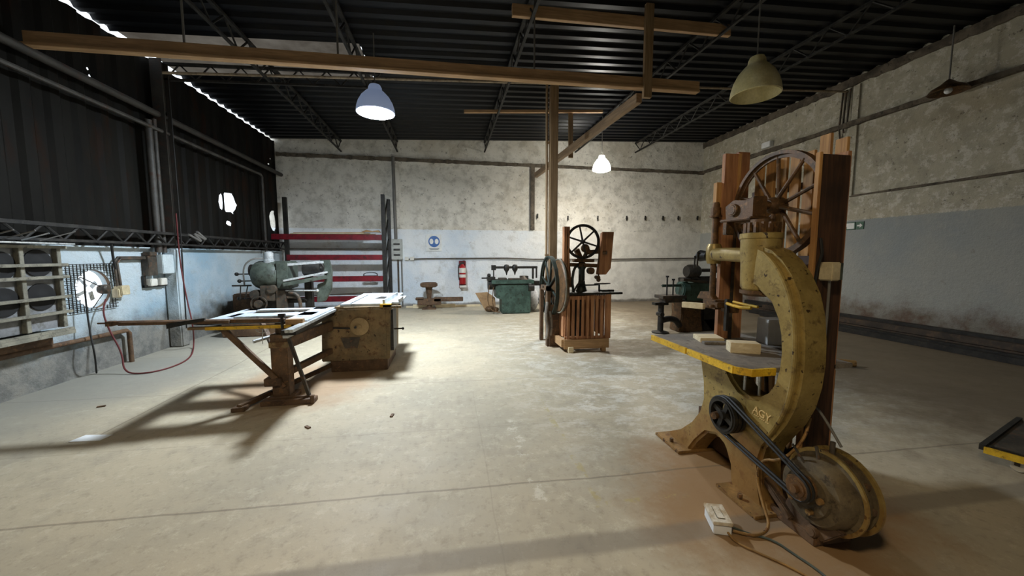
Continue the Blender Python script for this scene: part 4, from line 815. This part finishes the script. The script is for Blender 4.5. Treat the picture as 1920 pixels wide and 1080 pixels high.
# ------------------------------------------------------------------ things on the side wall behind the bandsaw guard
sx = thing('exit_sign', 'small green SALIDA sign on the plastered side wall', 'sign', (XR-.02, 6.7, 2.05))
build('panel', MB().box((XR-.015, 6.41, 2.055), (XR, 7.05, 2.19)), M_PAPER, sx)
build('border', MB().box((XR-.018, 6.40, 2.045), (XR-.004, 7.06, 2.062)).box((XR-.018, 6.40, 2.183), (XR-.004, 7.06, 2.20)).box((XR-.018, 6.395, 2.045), (XR-.004, 6.415, 2.20)), M_SGREEN, sx)
text('lettering', 'SALIDA', .13, M_SGREEN, sx, (XR-.018, 6.98, 2.075), (0, -1, 0), (0, 0, 1))
sa = thing('arrow_sign', 'small square green arrow sign beside the SALIDA sign', 'sign', (XR-.02, 6.3, 2.05))
build('panel', MB().box((XR-.015, 6.24, 2.045), (XR, 6.38, 2.20)), M_SGREEN, sa)
build('arrow', MB().prism([(-.05, .015), (0, .015), (0, .045), (.05, 0), (0, -.045), (0, -.015), (-.05, -.015)], (XR-.018, 6.31, 2.122), (0, -1, 0), (0, 0, 1), (.004, 0, 0)), M_PAPER, sa)
mb = MB()
mesh_thing('wall_cable', MB().tube([(XR-.03, 6.83, 4.96), (XR-.07, 6.83, 4.24), (XR-.03, 6.83, 4.0), (XR-.03, 6.83, 2.2)], .018, 6), M_STEEL, 'dark cable hanging down the side wall behind the wooden guard', 'cable')
mesh_thing('wall_cable', MB().tube([(XR-.03, 6.68, 4.98), (XR-.07, 6.68, 4.24), (XR-.03, 6.68, 4.18)], .018, 6), M_STEEL, 'short dark cable ending at the side wall ledge', 'cable')
mesh_thing('wall_cable', MB().tube([(XR-.03, 6.76, 4.98), (XR-.07, 6.76, 4.24), (XR-.03, 6.76, 4.1)], .018, 6), M_STEEL, 'middle one of three dark cables coming down from the tie rod', 'cable')
p = A(1795, 60, X=XR-.35); q = A(1779, 158, X=XR-.35)
dl = thing('pendant_lamp', 'dark dusty pendant lamp hanging against the plastered side wall above the ledge', 'lamp', q)
build('cord', MB().cyl(q, V((q.x, q.y, roofz(q.x))), .012, n=6), M_GCAB, dl)
build('shade', MB().lathe([(.24, -.12), (.2, -.06), (.1, 0), (.04, .06), (.01, .08), (.001, .08), (.09, -.02), (.19, -.08), (.235, -.125)], q, n=24, closed=True), M_GUN, dl)
build('bulb', MB().sph(q+V((0, 0, -.1)), .05), M_FOAM, dl)

# long steel lengths stacked on the floor by the side wall
gq = 'long dark steel lengths stacked on the floor along the side wall'
sp = [(8.22, .08, .14), (8.22, .225, .13), (8.05, .07, .13), (7.90, .06, .11), (8.06, .19, .11), (7.74, .05, .09)]
for i, (x_, z_, s_) in enumerate(sp):
    m = MB().box((x_-s_/2, YF+3+.2*i, z_-s_/2 if z_ > .1 else 0), (x_+s_/2, 9.2-.25*i, z_+s_/2-.005))
    mesh_thing('steel_length', m, M_BLACK if i % 2 else dirty('brown_steel_length', '#2c241c', '#46392c', '#5a4634', 2, .6, .2), 'long dark square steel length in the stack by the side wall', 'steel length', gq, bev=.006)
a_ = A(1552, 676, Z=.045); b_ = A(1590, 690, Z=.045)
mesh_thing('log_offcut', MB().cyl((5.05, 4.28, .045), (5.42, 4.0, .045), .045, n=14), M_RUSTB, 'short round wooden offcut lying on the dark floor behind the bandsaw', 'log')

# flat dolly
dy = thing('floor_dolly', 'flat grey floor dolly with yellow edge and pale caster', 'dolly', (4.3, 1.9, 0))
build('deck', MB().prism([(3.78, 1.90), (4.70, 2.19), (5.1, 1.2), (4.15, .90)], (0, 0, .115), (1, 0, 0), (0, 1, 0), (0, 0, .02)), M_STEEL, dy, bev=.003)
build('edge', MB().beam((3.77, 1.91, .115), (4.15, .88, .115), .02, .045), M_YEL, dy, label='yellow painted edge')
build('rim', MB().beam((3.77, 1.92, .128), (4.72, 2.21, .128), .03, .04).beam((3.80, 1.90, .142), (4.17, .90, .142), .02, .012), M_BLACK, dy)
for (x_, y_) in ((3.90, 1.80), (4.66, 2.02), (4.2, 1.02), (4.95, 1.26)):
    cs = build('caster', MB().lathe([(0, -.022), (.032, -.022), (.04, -.012), (.04, .012), (.032, .022), (0, .022)], (x_, y_, .04), (.94, .34, 0), 24), M_WHITE, dy, label='pale caster wheel')
    build('caster_fork', MB().box((x_-.028, y_-.012, .045), (x_+.028, y_+.012, .116)), M_STEEL, dy)

# ------------------------------------------------------------------ side wall with the fan bank
fbk = thing('fan_bank', 'cream framed bank of round black fans behind slats on the low wall', 'fan unit', (-4.3, 4.4, .6))
x0 = -4.48; y0, y1, z0, z1 = 3.6, 4.95, .70, 1.60
build('back_panel', MB().box((x0, y0, z0), (x0+.16, y1, z1)), dirty('grey_fan_panel', '#6f7172', '#85878a', '#63635f', 3, .6), fbk)
for y_ in (y0+.02, 4.22, 4.56, 4.93): build('upright', MB().box((x0+.16, y_-.022, z0), (x0+.21, y_+.022, z1)), M_DKW, fbk, bev=.003)
for py_ in (464, 496, 518, 555, 583, 616):
    z_ = A(135, py_, X=x0+.25).z; build('rail', MB().box((x0+.21, y0, z_-.016), (x0+.25, y1+.03, z_+.016)), M_DKW, fbk, bev=.003)
build('shelf', MB().box((x0, y0, .62), (x0+.26, y1+.02, .66)), M_DKW, fbk)
build('lower_board', MB().box((x0, y0, .45), (x0+.05, y1, .62)), M_RUST, fbk, label='rusty brown lower board')
for (y_, z_) in ((4.75, 1.42), (4.40, 1.40), (4.05, 1.40), (4.75, 1.06), (4.40, 1.04), (4.05, 1.04)):
    build('fan', MB().lathe([(.145, 0), (.145, .012), (.13, .014), (.10, .004), (.05, .02), (0, .022)], (x0+.161, y_, z_), (1, 0, 0), 32), M_VOID, fbk, label='round black fan')
mesh_thing('top_sheet', MB().box((-4.5, 3.0, 1.625), (-4.15, 4.98, 1.64)), M_ALU, 'pale metal sheet lying along the top of the fan bank', 'sheet')
r = random.Random(9)
for i in range(5):
    y_ = 4.1+.17*i; mesh_thing('scrap_strip', MB().beam((-4.3, y_, 1.66), (-4.2+.1*r.random(), y_+.25*r.random()+.08, 1.70+.10*r.random()), .025, .01), M_GCAB if i % 3 else M_ALU, 'bent pale metal strip lying loose above the fan bank', 'strip', 'bent pale strips above the fan bank')
# exhaust fan in the round opening
ef = thing('exhaust_fan', 'exhaust fan hanging in the bright round opening of the low wall', 'fan', fc)
build('motor', MB().lathe([(0, -.05), (.05, -.05), (.062, -.03), (.062, .03), (.045, .05), (0, .05)], fc+V((.03, .10, -.01)), (1, .2, 0), 24), M_STEEL, ef)
bl = MB()
for i in range(4):
    a = PI/2*i+.5; q = V((0, math.cos(a), math.sin(a))); bl.beam(fc+V((-.06, 0, 0))+q*.04, fc+V((-.09, 0, 0))+q*.17, .05, .003, (1, .5*math.sin(a), .5*math.cos(a)))
build('blades', bl, M_ALU, ef)
build('ring', MB().ring(fc+V((-.02, 0, 0)), (1, 0, 0), .252, .03, .008, 40), M_RUST, ef)
for a in (.3, 2.4, 4.5): build('motor_stay', MB().cyl(fc+V((.03, .10+.05*math.cos(a), -.01+.05*math.sin(a))), fc+V((.01, .25*math.cos(a), .25*math.sin(a))), .006, n=6), M_BLACK, ef)
gd = MB(); gx = XL+.03
for i in range(15):
    q = 5.24+.045*i; gd.cyl((gx, q, .80), (gx, q, 1.40), .004, n=5)
for i in range(14):
    q = .80+.045*i; gd.cyl((gx+.005, 5.22, q), (gx+.005, 5.9, q), .004, n=5)
cutg = MB(); keep = MB()
# the guard mesh leaves the opening free: only wires outside the ring stay
gd = MB()
for i in range(15):
    q = 5.24+.045*i; d = abs(q-fc.y)
    hh = math.sqrt(max(0, .26**2-d*d))
    segs = [(.80, 1.40)] if hh == 0 else [(.80, fc.z-hh), (fc.z+hh, 1.40)]
    for a, b in segs:
        if b > a: gd.cyl((gx, q, a), (gx, q, b), .005, n=5)
for i in range(14):
    q = .81+.045*i; d = abs(q-fc.z); hh = math.sqrt(max(0, .26**2-d*d))
    segs = [(5.22, 5.9)] if hh == 0 else [(5.22, fc.y-hh), (fc.y+hh, 5.9)]
    for a, b in segs:
        if b > a: gd.cyl((gx+.006, a, q), (gx+.006, b, q), .005, n=5)
mesh_thing('guard_mesh', gd, M_BLACK, 'dark wire guard mesh fixed round the bright fan opening', 'guard')
# pipes, boxes and cables
mesh_thing('wall_pipe', MB().tube([(-4.44, 3.2, .50), (-4.44, 5.93, .46), (-4.44, 5.97, .42), (-4.44, 5.97, 0)], .028, 10), M_RUST, 'low brown pipe running under the fan bank and turning down to the floor', 'pipe')
mesh_thing('wall_conduit', MB().tube([(-4.46, 6.42, 1.46), (-4.46, 5.96, 1.46), (-4.46, 5.90, 1.40), (-4.46, 5.93, 1.06)], .018, 8).tube([(-4.46, 6.42, 1.48), (-4.46, 5.92, 1.48), (-4.46, 5.86, 1.42), (-4.46, 5.88, 1.06)], .014, 8), M_STEEL, 'bent grey conduit leading down to the cream wall switch', 'conduit')
mesh_thing('wall_switch', MB().box((-4.5, 5.86, .96), (-4.40, 6.0, 1.09)).box((-4.5, 5.83, .93), (-4.42, 5.9, 1.05)), M_CREAM, 'cream wall switch below the bent conduit', 'switch', bev=.008)
mesh_thing('wall_box', MB().box((-4.5, 6.58, 1.22), (-4.36, 6.86, 1.52)), dirty('pale_blue_box', '#c3cfd2', '#b4c0c4', None, 3, .5), 'white square electrical box mounted beside the steel column', 'electrical box', bev=.008)
mesh_thing('fuse_box', MB().box((-4.5, 6.38, 1.2), (-4.42, 6.56, 1.5)).box((-4.5, 6.40, 1.50), (-4.40, 6.54, 1.56)), M_STEEL, 'brown and grey open fuse board between the conduit and the white square box', 'fuse board', bev=.006)
for k, y_ in enumerate((6.48, 6.68)):
    mesh_thing('wall_socket', MB().box((-4.5, y_-.07, 1.04), (-4.42, y_+.06, 1.15)), M_WHITE, ('white socket under the open fuse board', 'white socket under the white square box')[k], 'socket', bev=.008)
mesh_thing('socket_rail', MB().box((-4.51, 6.36, 1.02), (-4.47, 6.80, 1.06)).box((-4.51, 6.36, 1.03), (-4.48, 6.4, 1.2)), M_BLACK, 'black metal strip holding the two white sockets', 'strip')
mesh_thing('coiled_cable', MB().tube([(-4.33, 7.16, 1.86), (-4.30, 7.5, 1.72), (-4.32, 7.2, 1.92), (-4.28, 7.6, 1.75), (-4.3, 7.25, 1.96), (-4.3, 7.55, 1.8)], .02, 8, 2), M_GCAB, 'loose bundle of grey cable resting on the lattice girt beside the steel column', 'cable')
c1 = [A(330, 400, X=-4.30), A(337, 490, X=-4.28), A(350, 560, X=-4.15), A(362, 610, X=-3.95), A(364, 648, Z=.01), A(358, 672, Z=.01), A(320, 690, Z=.01), A(270, 701, Z=.01), A(232, 699, Z=.02), V((-4.15, 5.45, .25)), A(205, 620, X=-4.3), A(192, 585, X=-4.4), V((-4.44, 5.66, .93))]
mesh_thing('hanging_cable', MB().tube(c1, .010, 8, 3), M_REDC, 'long dark red cable looping over the floor from the column to the exhaust fan', 'cable')
mesh_thing('hanging_cable', MB().tube([A(157, 505, X=-4.40), A(160, 560, X=-4.4), A(168, 620, X=-4.38), A(178, 665, X=-4.30), A(181, 699, Z=.01)], .009, 8, 2), M_RUB, 'thin black cable dropping straight from the fan opening to the floor', 'cable')
mesh_thing('hanging_cable', MB().tube([(-4.31, 6.93, 4.3), (-4.30, 6.93, 1.9), (-4.31, 6.92, .9), (-4.31, 6.91, .3)], .009, 8, 2), M_RUB, 'thin black cable running down the face of the steel column', 'cable')
mesh_thing('hanging_cable', MB().tube([(-4.38, 5.74, 1.66), (-4.42, 5.80, 1.45), (-4.42, 5.83, 1.32)], .014, 8, 1), M_RUB, 'short black cable hanging from the girt above the fan opening', 'cable')
mesh_thing('paper_sheet', MB().prism([(-.12, -.05), (.11, -.07), (.13, .03), (-.09, .06)], A(172, 821, Z=.002), (1, 0, 0), (0, 1, 0), (0, 0, .003)), M_FOAM, 'white scrap of paper lying on the floor before the fan bank', 'paper')
for k, (x_, y_) in enumerate(((190, 763), (735, 780), (577, 802))):
    p = A(x_, y_, Z=0); mesh_thing('wood_chip', MB().box((p.x-.03, p.y-.012, 0), (p.x+.03, p.y+.012, .012), .4+k), M_RUST, ('small dark wood chip on the floor near the side wall', 'small dark wood chip on the open floor beyond the saw shadow', 'small dark wood chip on the floor beside the stand foot')[k], 'wood chip')
